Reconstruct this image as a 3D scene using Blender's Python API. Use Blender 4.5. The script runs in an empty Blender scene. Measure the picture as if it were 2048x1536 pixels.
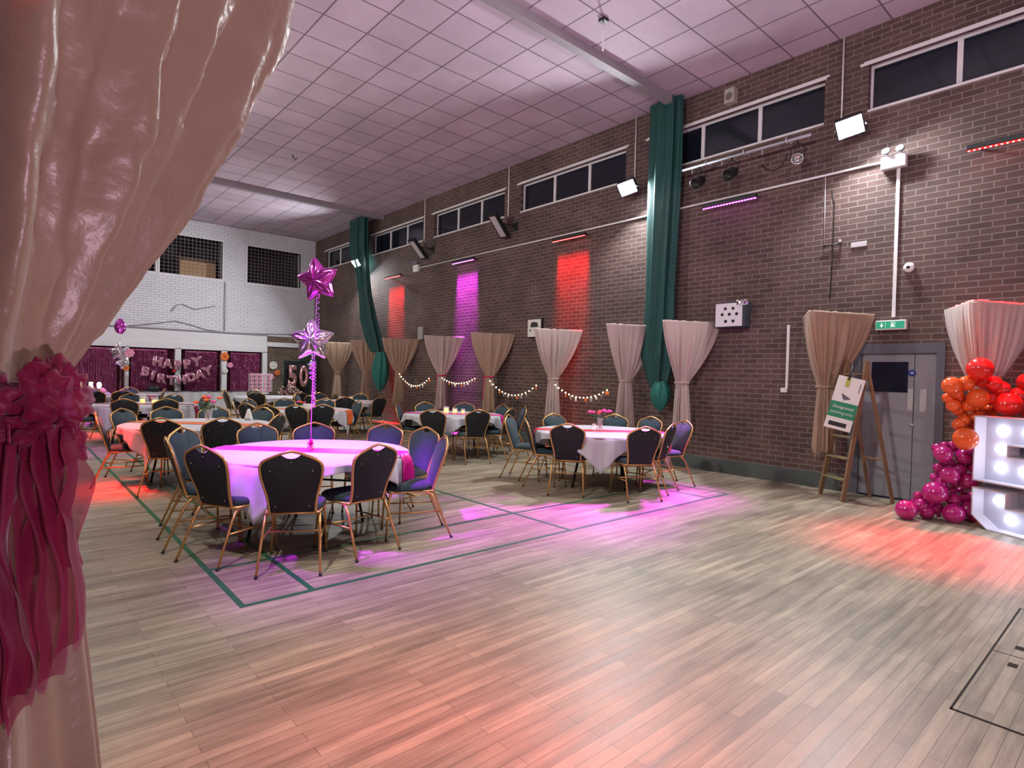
import bpy, bmesh, math, random
from mathutils import Vector, Matrix
R = math.radians; PI = math.pi
sc = bpy.context.scene
COL = sc.collection
random.seed(7)
W = 8.814      # long brick wall on the east side
L = 21.472     # far end wall
H = 6.35       # ceiling height
XL = -0.48     # west wall
YB = -7.0      # wall behind the photographer

# ------------------------------------------------------------------ materials
MATS = {}
def mat(name, col, rough=.6, metal=0., bump=0., bscale=40., emit=None, estr=0., trans=0., alpha=1., sheen=0., coat=0., var=0., vscale=6., transl=0., aniso=None, spec=None):
    if name in MATS: return MATS[name]
    m = bpy.data.materials.new(name); m.use_nodes = True
    nt = m.node_tree; b = nt.nodes['Principled BSDF']
    b.inputs['Base Color'].default_value = (*col, 1)
    b.inputs['Roughness'].default_value = rough
    b.inputs['Metallic'].default_value = metal
    if spec is not None: b.inputs['Specular IOR Level'].default_value = spec
    if emit: b.inputs['Emission Color'].default_value = (*emit, 1); b.inputs['Emission Strength'].default_value = estr
    if trans: b.inputs['Transmission Weight'].default_value = trans
    if alpha < 1: b.inputs['Alpha'].default_value = alpha
    if sheen: b.inputs['Sheen Weight'].default_value = sheen
    if coat: b.inputs['Coat Weight'].default_value = coat
    tc = nt.nodes.new('ShaderNodeTexCoord')
    if var:
        n = nt.nodes.new('ShaderNodeTexNoise'); n.inputs['Scale'].default_value = vscale; n.inputs['Detail'].default_value = 4
        nt.links.new(tc.outputs['Object'], n.inputs['Vector'])
        mx = nt.nodes.new('ShaderNodeMix'); mx.data_type = 'RGBA'
        mx.inputs['A'].default_value = (*[c*(1-var) for c in col], 1); mx.inputs['B'].default_value = (*[min(1, c*(1+var)) for c in col], 1)
        nt.links.new(n.outputs['Fac'], mx.inputs['Factor']); nt.links.new(mx.outputs['Result'], b.inputs['Base Color'])
    if bump:
        n = nt.nodes.new('ShaderNodeTexNoise'); n.inputs['Scale'].default_value = bscale; n.inputs['Detail'].default_value = 5
        nt.links.new(tc.outputs['Object'], n.inputs['Vector'])
        bp = nt.nodes.new('ShaderNodeBump'); bp.inputs['Strength'].default_value = bump; bp.inputs['Distance'].default_value = .01
        nt.links.new(n.outputs['Fac'], bp.inputs['Height']); nt.links.new(bp.outputs['Normal'], b.inputs['Normal'])
    if transl:
        t = nt.nodes.new('ShaderNodeBsdfTranslucent'); t.inputs['Color'].default_value = (*col, 1)
        ms = nt.nodes.new('ShaderNodeMixShader'); ms.inputs['Fac'].default_value = transl
        out = nt.nodes['Material Output']
        nt.links.new(b.outputs[0], ms.inputs[1]); nt.links.new(t.outputs[0], ms.inputs[2]); nt.links.new(ms.outputs[0], out.inputs['Surface'])
    MATS[name] = m; return m

def brick_mat(name, axes, c1, c2, mortar, bw=.225, bh=.0775, msize=.009, bstr=.6, rough=.85, off=.5, freq=2, wear=.25):
    """brick / tile / board texture laid on object coordinates; axes picks which of them run along and up"""
    m = bpy.data.materials.new(name); m.use_nodes = True; nt = m.node_tree; b = nt.nodes['Principled BSDF']
    tc = nt.nodes.new('ShaderNodeTexCoord'); sp = nt.nodes.new('ShaderNodeSeparateXYZ'); cb = nt.nodes.new('ShaderNodeCombineXYZ')
    nt.links.new(tc.outputs['Object'], sp.inputs[0])
    nt.links.new(sp.outputs[axes[0]], cb.inputs[0]); nt.links.new(sp.outputs[axes[1]], cb.inputs[1])
    br = nt.nodes.new('ShaderNodeTexBrick'); nt.links.new(cb.outputs[0], br.inputs['Vector'])
    br.inputs['Scale'].default_value = 1; br.inputs['Brick Width'].default_value = bw; br.inputs['Row Height'].default_value = bh
    br.inputs['Mortar Size'].default_value = msize; br.inputs['Mortar Smooth'].default_value = .2; br.inputs['Bias'].default_value = 0
    br.offset = off; br.offset_frequency = freq
    br.inputs['Color1'].default_value = (*c1, 1); br.inputs['Color2'].default_value = (*c2, 1); br.inputs['Mortar'].default_value = (*mortar, 1)
    n = nt.nodes.new('ShaderNodeTexNoise'); n.inputs['Scale'].default_value = 1.3; n.inputs['Detail'].default_value = 6
    nt.links.new(tc.outputs['Object'], n.inputs['Vector'])
    rp = nt.nodes.new('ShaderNodeMapRange'); rp.inputs['To Min'].default_value = 1-wear; rp.inputs['To Max'].default_value = 1+wear
    rp.inputs['From Min'].default_value = .3; rp.inputs['From Max'].default_value = .7
    nt.links.new(n.outputs['Fac'], rp.inputs['Value'])
    mx = nt.nodes.new('ShaderNodeVectorMath'); mx.operation = 'SCALE'
    nt.links.new(br.outputs['Color'], mx.inputs[0]); nt.links.new(rp.outputs[0], mx.inputs['Scale'])
    nt.links.new(mx.outputs[0], b.inputs['Base Color'])
    b.inputs['Roughness'].default_value = rough
    n2 = nt.nodes.new('ShaderNodeTexNoise'); n2.inputs['Scale'].default_value = 60; n2.inputs['Detail'].default_value = 4
    nt.links.new(tc.outputs['Object'], n2.inputs['Vector'])
    ad = nt.nodes.new('ShaderNodeMath'); ad.operation = 'MULTIPLY_ADD'; ad.inputs[1].default_value = -1.0
    ml = nt.nodes.new('ShaderNodeMath'); ml.operation = 'MULTIPLY'; ml.inputs[1].default_value = .35
    nt.links.new(n2.outputs['Fac'], ml.inputs[0]); nt.links.new(br.outputs['Fac'], ad.inputs[0]); nt.links.new(ml.outputs[0], ad.inputs[2])
    bp = nt.nodes.new('ShaderNodeBump'); bp.inputs['Strength'].default_value = bstr; bp.inputs['Distance'].default_value = .008
    nt.links.new(ad.outputs[0], bp.inputs['Height']); nt.links.new(bp.outputs['Normal'], b.inputs['Normal'])
    MATS[name] = m; return m

def floor_mat():
    m = bpy.data.materials.new('worn_maple_strip_floor'); m.use_nodes = True; nt = m.node_tree; b = nt.nodes['Principled BSDF']
    tc = nt.nodes.new('ShaderNodeTexCoord')
    br = nt.nodes.new('ShaderNodeTexBrick'); nt.links.new(tc.outputs['Object'], br.inputs['Vector'])
    br.inputs['Scale'].default_value = 1; br.inputs['Brick Width'].default_value = .95; br.inputs['Row Height'].default_value = .062
    br.inputs['Mortar Size'].default_value = .0012; br.inputs['Mortar Smooth'].default_value = .1; br.offset = .37; br.offset_frequency = 2
    br.inputs['Bias'].default_value = -.1
    br.inputs['Color1'].default_value = (.41, .335, .212, 1); br.inputs['Color2'].default_value = (.275, .222, .14, 1); br.inputs['Mortar'].default_value = (.10, .075, .055, 1)
    # long streaks along the boards
    mp = nt.nodes.new('ShaderNodeMapping'); mp.inputs['Scale'].default_value = (.9, 11, 1); nt.links.new(tc.outputs['Object'], mp.inputs[0])
    n = nt.nodes.new('ShaderNodeTexNoise'); n.inputs['Scale'].default_value = 1.5; n.inputs['Detail'].default_value = 8; n.inputs['Roughness'].default_value = .65
    nt.links.new(mp.outputs[0], n.inputs['Vector'])
    r1 = nt.nodes.new('ShaderNodeMapRange'); r1.inputs['From Min'].default_value = .3; r1.inputs['From Max'].default_value = .72; r1.inputs['To Min'].default_value = .55; r1.inputs['To Max'].default_value = 1.28
    nt.links.new(n.outputs['Fac'], r1.inputs['Value'])
    # scuffs
    n2 = nt.nodes.new('ShaderNodeTexNoise'); n2.inputs['Scale'].default_value = 1.1; n2.inputs['Detail'].default_value = 7; n2.inputs['Roughness'].default_value = .6
    nt.links.new(tc.outputs['Object'], n2.inputs['Vector'])
    r2 = nt.nodes.new('ShaderNodeMapRange'); r2.inputs['From Min'].default_value = .35; r2.inputs['From Max'].default_value = .65; r2.inputs['To Min'].default_value = .8; r2.inputs['To Max'].default_value = 1.15
    nt.links.new(n2.outputs['Fac'], r2.inputs['Value'])
    mu = nt.nodes.new('ShaderNodeMath'); mu.operation = 'MULTIPLY'; nt.links.new(r1.outputs[0], mu.inputs[0]); nt.links.new(r2.outputs[0], mu.inputs[1])
    sc_ = nt.nodes.new('ShaderNodeVectorMath'); sc_.operation = 'SCALE'; nt.links.new(br.outputs['Color'], sc_.inputs[0]); nt.links.new(mu.outputs[0], sc_.inputs['Scale'])
    hs = nt.nodes.new('ShaderNodeHueSaturation'); hs.inputs['Saturation'].default_value = .82; nt.links.new(sc_.outputs[0], hs.inputs['Color'])
    nt.links.new(hs.outputs[0], b.inputs['Base Color'])
    r3 = nt.nodes.new('ShaderNodeMapRange'); r3.inputs['To Min'].default_value = .30; r3.inputs['To Max'].default_value = .58
    nt.links.new(n.outputs['Fac'], r3.inputs['Value']); nt.links.new(r3.outputs[0], b.inputs['Roughness'])
    bp = nt.nodes.new('ShaderNodeBump'); bp.inputs['Strength'].default_value = .12; bp.inputs['Distance'].default_value = .004
    nt.links.new(mu.outputs[0], bp.inputs['Height']); nt.links.new(bp.outputs['Normal'], b.inputs['Normal'])
    MATS['floor'] = m; return m

def foil_mat():
    m = bpy.data.materials.new('pink_foil_fringe'); m.use_nodes = True; nt = m.node_tree; b = nt.nodes['Principled BSDF']
    b.inputs['Metallic'].default_value = .6; b.inputs['Roughness'].default_value = .20
    tc = nt.nodes.new('ShaderNodeTexCoord'); mp = nt.nodes.new('ShaderNodeMapping'); mp.inputs['Scale'].default_value = (60, 60, 6); nt.links.new(tc.outputs['Object'], mp.inputs[0])
    v = nt.nodes.new('ShaderNodeTexVoronoi'); nt.links.new(mp.outputs[0], v.inputs['Vector'])
    bp = nt.nodes.new('ShaderNodeBump'); bp.inputs['Strength'].default_value = .9; bp.inputs['Distance'].default_value = .02
    nt.links.new(v.outputs['Color'], bp.inputs['Height']); nt.links.new(bp.outputs['Normal'], b.inputs['Normal'])
    n = nt.nodes.new('ShaderNodeTexNoise'); n.inputs['Scale'].default_value = .6; nt.links.new(mp.outputs[0], n.inputs['Vector'])
    rp = nt.nodes.new('ShaderNodeValToRGB'); rp.color_ramp.elements[0].position = .35; rp.color_ramp.elements[0].color = (.62, .08, .33, 1)
    rp.color_ramp.elements[1].position = .7; rp.color_ramp.elements[1].color = (1, .45, .72, 1)
    nt.links.new(n.outputs['Fac'], rp.inputs[0]); nt.links.new(rp.outputs[0], b.inputs['Base Color'])
    MATS['foil'] = m; return m

def net_mat(name, col, dens):
    m = bpy.data.materials.new(name); m.use_nodes = True; nt = m.node_tree; b = nt.nodes['Principled BSDF']
    b.inputs['Base Color'].default_value = (*col, 1); b.inputs['Roughness'].default_value = .7; b.inputs['Alpha'].default_value = dens
    MATS[name] = m; return m

# ------------------------------------------------------------------ mesh helpers
def obj(name, bm, m, parent=None, smooth=False, loc=None):
    me = bpy.data.meshes.new(name); bm.normal_update(); bm.to_mesh(me); bm.free()
    if isinstance(m, (list, tuple)):
        for q in m: me.materials.append(q)
    else: me.materials.append(m)
    if smooth: me.polygons.foreach_set('use_smooth', [True]*len(me.polygons))
    o = bpy.data.objects.new(name, me); COL.objects.link(o)
    if parent is not None: o.parent = parent
    if loc is not None: o.location = loc
    return o
def tag(o, label=None, cat=None, group=None, kind=None):
    if label: o['label'] = label
    if cat: o['category'] = cat
    if group: o['group'] = group
    if kind: o['kind'] = kind
    return o
def thing(name, label, cat, loc=(0,0,0), rz=0, group=None):
    o = bpy.data.objects.new(name, None); COL.objects.link(o); o.location = loc; o.rotation_euler = (0,0,rz)
    o.empty_display_size = .1
    return tag(o, label, cat, group)
def struct(name, bm, m, smooth=False): return tag(obj(name, bm, m, smooth=smooth), kind='structure')
def copy_tree(o, parent=None):
    c = o.copy(); COL.objects.link(c)
    if parent is not None: c.parent = parent
    for ch in list(o.children): copy_tree(ch, c)
    return c
def B(): return bmesh.new()
def box(bm, lo, hi, mi=0, M=None):
    vs = [bm.verts.new((x,y,z)) for x in (lo[0],hi[0]) for y in (lo[1],hi[1]) for z in (lo[2],hi[2])]
    for f in ((0,1,3,2),(4,6,7,5),(0,4,5,1),(2,3,7,6),(0,2,6,4),(1,5,7,3)):
        fc = bm.faces.new([vs[i] for i in f]); fc.material_index = mi
    if M is not None:
        for v in vs: v.co = M @ v.co
    return vs
def cbox(bm, c, s, mi=0, M=None): return box(bm, [c[i]-s[i]/2 for i in range(3)], [c[i]+s[i]/2 for i in range(3)], mi, M)
def rbox(bm, c, s, r=.01, seg=2, M=None):
    b2 = bmesh.new(); cbox(b2, c, s); bmesh.ops.bevel(b2, geom=b2.edges[:], offset=r, segments=seg, affect='EDGES', profile=.5)
    me = bpy.data.meshes.new('t'); b2.to_mesh(me); b2.free()
    if M is not None: me.transform(M)
    bm.from_mesh(me); bpy.data.meshes.remove(me)
def tube(bm, pts, r, n=8, cap=True, closed=False, mi=0):
    """swept round bar through pts; r may be one radius or one per point"""
    pts = [Vector(p) for p in pts]; rings = []; N = len(pts)
    rr = r if isinstance(r, (list, tuple)) else [r]*N
    up = None
    for i, p in enumerate(pts):
        if closed: d = pts[(i+1) % N]-pts[i-1]
        else: d = pts[min(i+1, N-1)]-pts[max(i-1, 0)]
        d.normalize()
        if up is None:
            up = Vector((0,0,1)) if abs(d.z) < .9 else Vector((1,0,0))
        u = d.cross(up)
        if u.length < 1e-4: u = d.cross(Vector((0,1,0)))
        u.normalize(); v = u.cross(d).normalized(); up = v
        rings.append([bm.verts.new(p+u*math.cos(2*PI*k/n)*rr[i]+v*math.sin(2*PI*k/n)*rr[i]) for k in range(n)])
    for i in range(N if closed else N-1):
        a, b = rings[i], rings[(i+1) % N]
        for k in range(n):
            f = bm.faces.new([a[k], a[(k+1)%n], b[(k+1)%n], b[k]]); f.smooth = True; f.material_index = mi
    if cap and not closed:
        bm.faces.new(rings[0][::-1]).material_index = mi; bm.faces.new(rings[-1]).material_index = mi
def lathe(bm, prof, n=20, c=(0,0,0), M=None, mi=0):
    rings = []
    for r, z in prof:
        if r < 1e-5: rings.append([bm.verts.new((c[0], c[1], c[2]+z))])
        else: rings.append([bm.verts.new((c[0]+r*math.cos(2*PI*k/n), c[1]+r*math.sin(2*PI*k/n), c[2]+z)) for k in range(n)])
    for a, b in zip(rings, rings[1:]):
        for k in range(n):
            k2 = (k+1) % n
            if len(a) == 1 and len(b) == 1: continue
            if len(a) == 1: f = bm.faces.new([a[0], b[k2], b[k]])
            elif len(b) == 1: f = bm.faces.new([a[k], a[k2], b[0]])
            else: f = bm.faces.new([a[k], a[k2], b[k2], b[k]])
            f.smooth = True; f.material_index = mi
    if M is not None:
        for rg in rings:
            for v in rg: v.co = M @ v.co
def sphere(bm, c, r, n=12, m=8, sz=1., mi=0):
    lathe(bm, [(r*math.sin(PI*i/m), -r*sz*math.cos(PI*i/m)) for i in range(m+1)], n, c, mi=mi)
def prism(bm, pts, lo, hi, axis=2, mi=0):
    """outline pts (2-D) extruded between lo and hi along axis (0: pts are y,z; 1: pts are x,z; 2: pts are x,y)"""
    def P(p, t): return {0: (t, p[0], p[1]), 1: (p[0], t, p[1]), 2: (p[0], p[1], t)}[axis]
    a = [bm.verts.new(P(p, lo)) for p in pts]; b = [bm.verts.new(P(p, hi)) for p in pts]; n = len(pts)
    for k in range(n): bm.faces.new([a[k], a[(k+1)%n], b[(k+1)%n], b[k]]).material_index = mi
    f1 = bm.faces.new(a[::-1]); f2 = bm.faces.new(b); f1.material_index = f2.material_index = mi
    bmesh.ops.triangulate(bm, faces=[f1, f2])
def grid(bm, nu, nv, fn, close_u=False, mi=0, smooth=True):
    g = [[bm.verts.new(fn(i/(nu if close_u else nu-1), j/(nv-1))) for j in range(nv)] for i in range(nu)]
    for i in range(nu if close_u else nu-1):
        for j in range(nv-1):
            i2 = (i+1) % nu
            f = bm.faces.new([g[i][j], g[i2][j], g[i2][j+1], g[i][j+1]]); f.smooth = smooth; f.material_index = mi
    return g
def text_mesh(name, s, size, ext, bev, m, M, parent=None, res=3, font_bold=0.):
    cu = bpy.data.curves.new('t', 'FONT'); cu.body = s; cu.size = size; cu.extrude = ext; cu.bevel_depth = bev; cu.bevel_resolution = res
    cu.align_x = 'CENTER'; cu.align_y = 'CENTER'; cu.offset = font_bold; cu.resolution_u = 4
    to = bpy.data.objects.new('t', cu); COL.objects.link(to)
    bpy.context.view_layer.update()
    dg = bpy.context.evaluated_depsgraph_get(); me = bpy.data.meshes.new_from_object(to.evaluated_get(dg))
    bpy.data.objects.remove(to); bpy.data.curves.remove(cu)
    me.transform(M); me.materials.clear(); me.materials.append(m); me.name = name
    o = bpy.data.objects.new(name, me); COL.objects.link(o)
    if parent is not None: o.parent = parent
    return o
# text frames: reading along +x of the far wall, facing -y ; reading along -y of the east wall, facing -x
FAR = lambda x, y, z: Matrix.Translation((x, y, z)) @ Matrix.Rotation(PI/2, 4, 'X')
EAST = lambda x, y, z: Matrix.Translation((x, y, z)) @ Matrix.Rotation(-PI/2, 4, 'Z') @ Matrix.Rotation(PI/2, 4, 'X')

# palette
M_brick = brick_mat('brown_brick', (1, 2), (.125, .076, .064), (.080, .049, .043), (.20, .16, .145), msize=.008)
M_brick_x = brick_mat('brown_brick_end', (0, 2), (.175, .115, .075), (.115, .075, .052), (.26, .21, .17))
M_whitebrick = brick_mat('white_painted_brick', (0, 2), (.82, .84, .90), (.77, .79, .85), (.55, .55, .57), bstr=.9, rough=.6, wear=.06)
M_ceil = brick_mat('ceiling_tile', (0, 1), (.64, .53, .63), (.56, .465, .55), (.20, .155, .19), bw=.645, bh=.645, msize=.012, bstr=.5, off=0., freq=1, rough=.9, wear=.10)
M_floor = floor_mat()
M_foil = foil_mat()
M_white = mat('white_paint', (.80, .80, .82), .5, var=.05)
M_whiteplastic = mat('white_plastic', (.82, .82, .80), .35)
M_plinth = mat('grey_green_plinth_paint', (.085, .105, .10), .6, bump=.3, bscale=30, var=.25)
M_green = mat('court_line_green', (.02, .13, .055), .45, var=.2, vscale=9)
M_glass = mat('night_window_glass', (.012, .016, .026), .08)
M_beam = mat('grey_beam_paint', (.33, .30, .33), .6)
M_black = mat('black_plastic', (.012, .012, .014), .4)
M_blackmetal = mat('black_metal', (.02, .02, .022), .35, .6)
M_gold = mat('gold_painted_tube', (.62, .36, .13), .34, .75)
M_fabric = mat('dark_green_chair_fabric', (.020, .046, .060), .8, bump=.25, bscale=500, sheen=.12, var=.2, vscale=30)
M_backpanel = mat('black_chair_back_panel', (.008, .010, .012), .75)
M_cloth = mat('white_tablecloth', (.60, .60, .64), .7, sheen=.2, transl=.12)
M_drape = mat('champagne_satin', (.48, .33, .235), .42, bump=.55, bscale=16, sheen=.4, transl=.22, var=.10)
M_drape0 = mat('antique_gold_satin', (.34, .245, .17), .34, bump=.9, bscale=11, sheen=.2, transl=.14, var=.12)
M_drape2 = mat('ivory_satin', (.62, .50, .455), .42, bump=.5, bscale=16, sheen=.4, transl=.22, var=.08)
M_organza = mat('magenta_organza', (.40, .006, .10), .5, sheen=.6, transl=.45, alpha=.55)
M_organza_solid = mat('magenta_organza_bunched', (.33, .004, .085), .5, sheen=.6, transl=.4, alpha=.93)
M_tie = mat('magenta_ribbon', (.60, .01, .12), .4)
M_net1 = net_mat('dark_green_netting', (.008, .075, .068), .86)
M_net2 = mat('green_net_bag', (.01, .16, .13), .6, bump=.5, bscale=60)
M_orange = mat('orange_satin', (.85, .16, .03), .35)
M_pink = mat('hot_pink_satin', (.85, .02, .30), .35)
M_red = mat('coral_red_satin', (.85, .05, .10), .35)
M_maroon = mat('burgundy_satin', (.30, .008, .06), .35)
M_clear = mat('clear_glass', (.85, .9, .95), .05, alpha=.22)
M_leaf = mat('green_leaf', (.05, .12, .04), .6)
M_wood = mat('ladder_wood', (.25, .155, .085), .65, bump=.2, bscale=20, var=.3)
M_doorgrey = mat('grey_door_paint', (.27, .28, .32), .45, var=.06)
M_steel = mat('brushed_steel', (.6, .6, .62), .35, .9)
M_conduit = mat('white_trunking', (.80, .80, .80), .4)
M_brown = mat('brown_laminate', (.26, .16, .08), .5)
M_rosegold = mat('rose_gold_foil', (.85, .50, .50), .22, .85)
M_silver = mat('silver_foil', (.85, .82, .90), .14, 1., bump=.12, bscale=9)
M_magfoil = mat('magenta_foil', (.80, .12, .75), .18, .95, bump=.15, bscale=9)
M_ribbon = mat('lilac_ribbon', (.62, .22, .80), .35)
M_warm = mat('warm_bulb', (1, .9, .7), .4, emit=(1, .72, .38), estr=7)
M_candle = mat('lit_wax_candle', (.95, .75, .4), .5, emit=(1, .58, .16), estr=1.1)
M_balred = mat('red_latex', (.80, .025, .02), .22, coat=.6, transl=.12)
M_balor = mat('orange_latex', (.88, .13, .02), .22, coat=.6, transl=.12)
M_balpk = mat('magenta_latex', (.50, .012, .20), .22, coat=.6, transl=.12)
M_pinkpaper = mat('pink_paper', (.85, .35, .50), .8)
M_orpaper = mat('orange_paper', (.85, .22, .05), .8)
M_whpaper = mat('white_paper', (.82, .80, .74), .8)
M_greensign = mat('green_sign_face', (.015, .26, .12), .4)

# ------------------------------------------------------------------ the room
bm = B(); box(bm, (XL, YB, -.12), (W, L, 0)); struct('floor', bm, M_floor)
bm = B(); box(bm, (XL-.3, YB-.3, H), (W+.3, L+.3, H+.15)); struct('ceiling', bm, M_ceil)
# east wall with its row of high windows and a door opening
WIN = [(-.55-3.53, -.55-.70), (-.12, 2.84), (3.40, 6.37), (6.93, 9.90), (10.46, 13.43), (13.99, 16.96), (17.55, 20.50)]
WB, WT = 5.235, 5.87
D0, D1, DT = 1.87, 2.95, 2.05
bm = B()
box(bm, (W, YB, 0), (W+.3, D0, DT)); box(bm, (W, D1, 0), (W+.3, L+.3, DT)); box(bm, (W, YB, DT), (W+.3, L+.3, WB)); box(bm, (W, YB, WT), (W+.3, L+.3, H))
e = YB
for a, b_ in WIN: box(bm, (W, e, WB), (W+.3, a, WT)); e = b_
box(bm, (W, e, WB), (W+.3, L+.3, WT))
struct('wall_right', bm, M_brick)
bm = B(); box(bm, (XL-.3, YB, 0), (XL, L+.3, H)); struct('wall_left', bm, M_brick)
bm = B(); box(bm, (XL-.3, YB-.3, 0), (W+.3, YB, H)); struct('wall_back', bm, M_brick_x)
# far wall: white painted brick above, openings below
OP = [(1.55, 2.82), (2.92, 4.19), (4.36, 5.59), (5.76, 6.94)]
UW = [(3.17-1.75, 3.60), (3.72, 5.57), (6.38, 8.25)]; UB, UT = 4.53, 5.80
bm = B()
box(bm, (XL, L, 2.69), (W, L+.25, UB)); box(bm, (XL, L, UT), (W, L+.25, H))
xs = [XL]+[v for ab in UW for v in ab]+[W]
for i in range(0, len(xs), 2): box(bm, (xs[i], L, UB), (xs[i+1], L+.25, UT))
struct('wall_far', bm, M_whitebrick)
bm = B(); box(bm, (1.30, L-.012, 2.31), (7.09, L+.25, 2.69)); struct('trim_1', bm, M_white)          # boarded band over the openings
bm = B(); box(bm, (XL, L, 0), (1.34, L+.25, 2.69)); box(bm, (7.10, L+.02, 0), (W, L+.25, 2.69)); struct('wall_far_1', bm, M_brick_x)
bm = B(); box(bm, (7.09, L-.05, 2.32), (W, L+.02, 2.48)); struct('trim_2', bm, M_white)
bm = B(); box(bm, (1.30, L-.04, 2.70), (7.1, L, 2.745)); struct('trim_3', bm, mat('grey_batten', (.30, .27, .30), .6))  # thin grey batten above the boarded band
posts = [(1.34, 1.55), (2.82, 2.92), (4.19, 4.36), (5.59, 5.76), (6.94, 7.10)]
bm = B()
for a, b_ in posts: box(bm, (a, L-.03, 0), (b_, L+.15, 2.12))
box(bm, (1.34, L-.03, 2.10), (7.10, L+.15, 2.31)); struct('trim_4', bm, M_white)
bm = B(); box(bm, (1.5, L+.18, 0), (7.0, L+.2, 2.2)); struct('trim_5', bm, mat('maroon_backing_cloth', (.085, .006, .022), .8))
# upper windows of the far wall: dark room behind, white reveal, wire net
for k, (a, b_) in enumerate(UW):
    w = thing('window_%d' % (k+10), None, None, (0, 0, 0)); w['kind'] = 'structure'
    bm = B(); t = .05
    for lo, hi in (((a-t, L-.02, UB-t), (b_+t, L+.1, UB)), ((a-t, L-.02, UT), (b_+t, L+.1, UT+t)), ((a-t, L-.02, UB), (a, L+.1, UT)), ((b_, L-.02, UB), (b_+t, L+.1, UT))): box(bm, lo, hi)
    obj('window_frame', bm, M_white, w)
    bm = B(); box(bm, (a, L+1.5, UB), (b_, L+1.52, UT)); box(bm, (a-.05, L+.1, UB-.04), (b_+.05, L+1.5, UB-.02)); box(bm, (a-.05, L+.1, UT), (b_+.05, L+1.5, UT+.02)); box(bm, (a-.07, L+.1, UB), (a-.05, L+1.5, UT)); box(bm, (b_+.05, L+.1, UB), (b_+.07, L+1.5, UT))
    obj('dark_room', bm, mat('dark_store_room', (.075, .06, .06), .9), w)
    bm = B(); n = 16
    for i in range(1, n): x = a+(b_-a)*i/n; box(bm, (x-.004, L-.03, UB), (x+.004, L-.024, UT))
    for i in range(1, 11): z = UB+(UT-UB)*i/11; box(bm, (a, L-.03, z-.004), (b_, L-.024, z+.004))
    obj('wire_net', bm, mat('grey_net_cord', (.30, .27, .30), .8), w)
bm = B(); rbox(bm, (4.95, L+.75, UB-.02+.30), (1.1, .5, .58), .01); c_ = obj('wooden_cabinet', bm, mat('pale_brown_wood', (.55, .34, .17), .5))
tag(c_, 'brown wooden cabinet standing behind the upper window of the white wall', 'cabinet')
bm = B(); box(bm, (4.36, L+.48, UB-.02), (4.40, L+.98, UB+.72)); box(bm, (4.40, L+.6, UB+.2), (5.5, L+.62, UB+.70)); tag(obj('display_board', bm, mat('dark_brown_board', (.16, .09, .06), .6)), 'dark brown board propped behind the wooden cabinet upstairs', 'board')
# rope lines and net edge on the white wall
M_rope = mat('grey_rope', (.28, .26, .30), .8)
for nm, lb, pts in (('wall_rope', 'long grey rope sagging across the white wall above the foil curtains', [(1.2, 2.75), (1.81, 2.75), (2.75, 2.72), (3.5, 2.86), (4.17, 3.0), (4.6, 2.92), (5.1, 2.78), (5.69, 2.73), (7.0, 2.76), (8.28, 2.82)]),
                 ('wall_rope', 'short curved rope hanging from a hook high on the white wall', [(4.05, 3.30), (4.2, 3.52), (4.35, 3.57), (4.55, 3.50), (4.75, 3.43), (5.0, 3.50), (5.36, 3.60)]),
                 ('wall_rope', 'thin upright cord running down the white wall beneath the upper windows', [(5.66, 4.45), (5.66, 3.6), (5.66, 2.78)])):
    bm = B(); tube(bm, [(x, L-.02-.02*(i % 2), z) for i, (x, z) in enumerate(pts)], .012, 6); tag(obj(nm, bm, M_rope), lb, 'rope')
# skirting of the east wall
bm = B(); box(bm, (W-.012, YB, 0), (W, D0-.08, .225)); box(bm, (W-.012, D1+.08, 0), (W, L, .225)); struct('baseboard_right', bm, M_plinth)
bm = B(); box(bm, (XL, YB, 0), (XL+.012, L, .225)); struct('baseboard_left', bm, M_plinth)
# ceiling beams
for i, y in enumerate((-4.7, 5.81, 16.3)):
    bm = B(); box(bm, (XL, y-.07, H-.13), (W, y+.07, H)); struct('trim_%d' % (6+i), bm, M_beam)
# badminton court painted on the boards
X0, X1, Y0 = 1.155, 7.26, 3.87
lines = [((X0-.02, Y0-.02), (X0+.02, L-3.5)), ((X1-.02, Y0-.02), (X1+.02, L-3.5)), ((X0, Y0-.02), (X1, Y0+.02)), ((X0, 4.70), (X1, 4.74)), ((X0+.46-.02, Y0), (X0+.46+.02, L-3.5)), ((X1-.46-.02, Y0), (X1-.46+.02, L-3.5)), ((4.19, Y0), (4.23, 8.6)), ((X0, 8.58), (X1, 8.62)), ((X0, 12.54), (X1, 12.58)), ((4.19, 12.56), (4.23, 17.2))]
for i, (a, b_) in enumerate(lines):
    bm = B(); box(bm, (a[0], a[1], 0), (b_[0], b_[1], .0012+.0001*i)); struct('trim_%d' % (10+i), bm, M_green)
# high windows of the east wall
for k, (a, b_) in enumerate(WIN):
    w = thing('window_%d' % (k+1), None, None); w['kind'] = 'structure'
    bm = B(); x = W+.10; s = .05
    box(bm, (x, a, WB), (x+.05, b_, WB+s)); box(bm, (x, a, WT-s), (x+.05, b_, WT))
    for i in range(4):
        y = a+(b_-a)*i/3; box(bm, (x-.005, max(a, y-.03), WB), (x+.05, min(b_, y+.03), WT))
    obj('window_frame', bm, M_white, w)
    bm = B(); box(bm, (x+.02, a, WB), (x+.03, b_, WT)); obj('window_pane', bm, M_glass, w)
    bm = B(); box(bm, (W-.012, a-.06, WT), (W+.0, b_+.06, WT+.03)); box(bm, (W-.03, a-.03, WT-.03), (W-.012, b_+.1, WT+.005)); obj('curtain_track', bm, M_conduit, w)
    bm = B(); box(bm, (W-.01, a, WB-.03), (W+.1, b_, WB)); obj('window_sill', bm, M_conduit, w)
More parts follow.
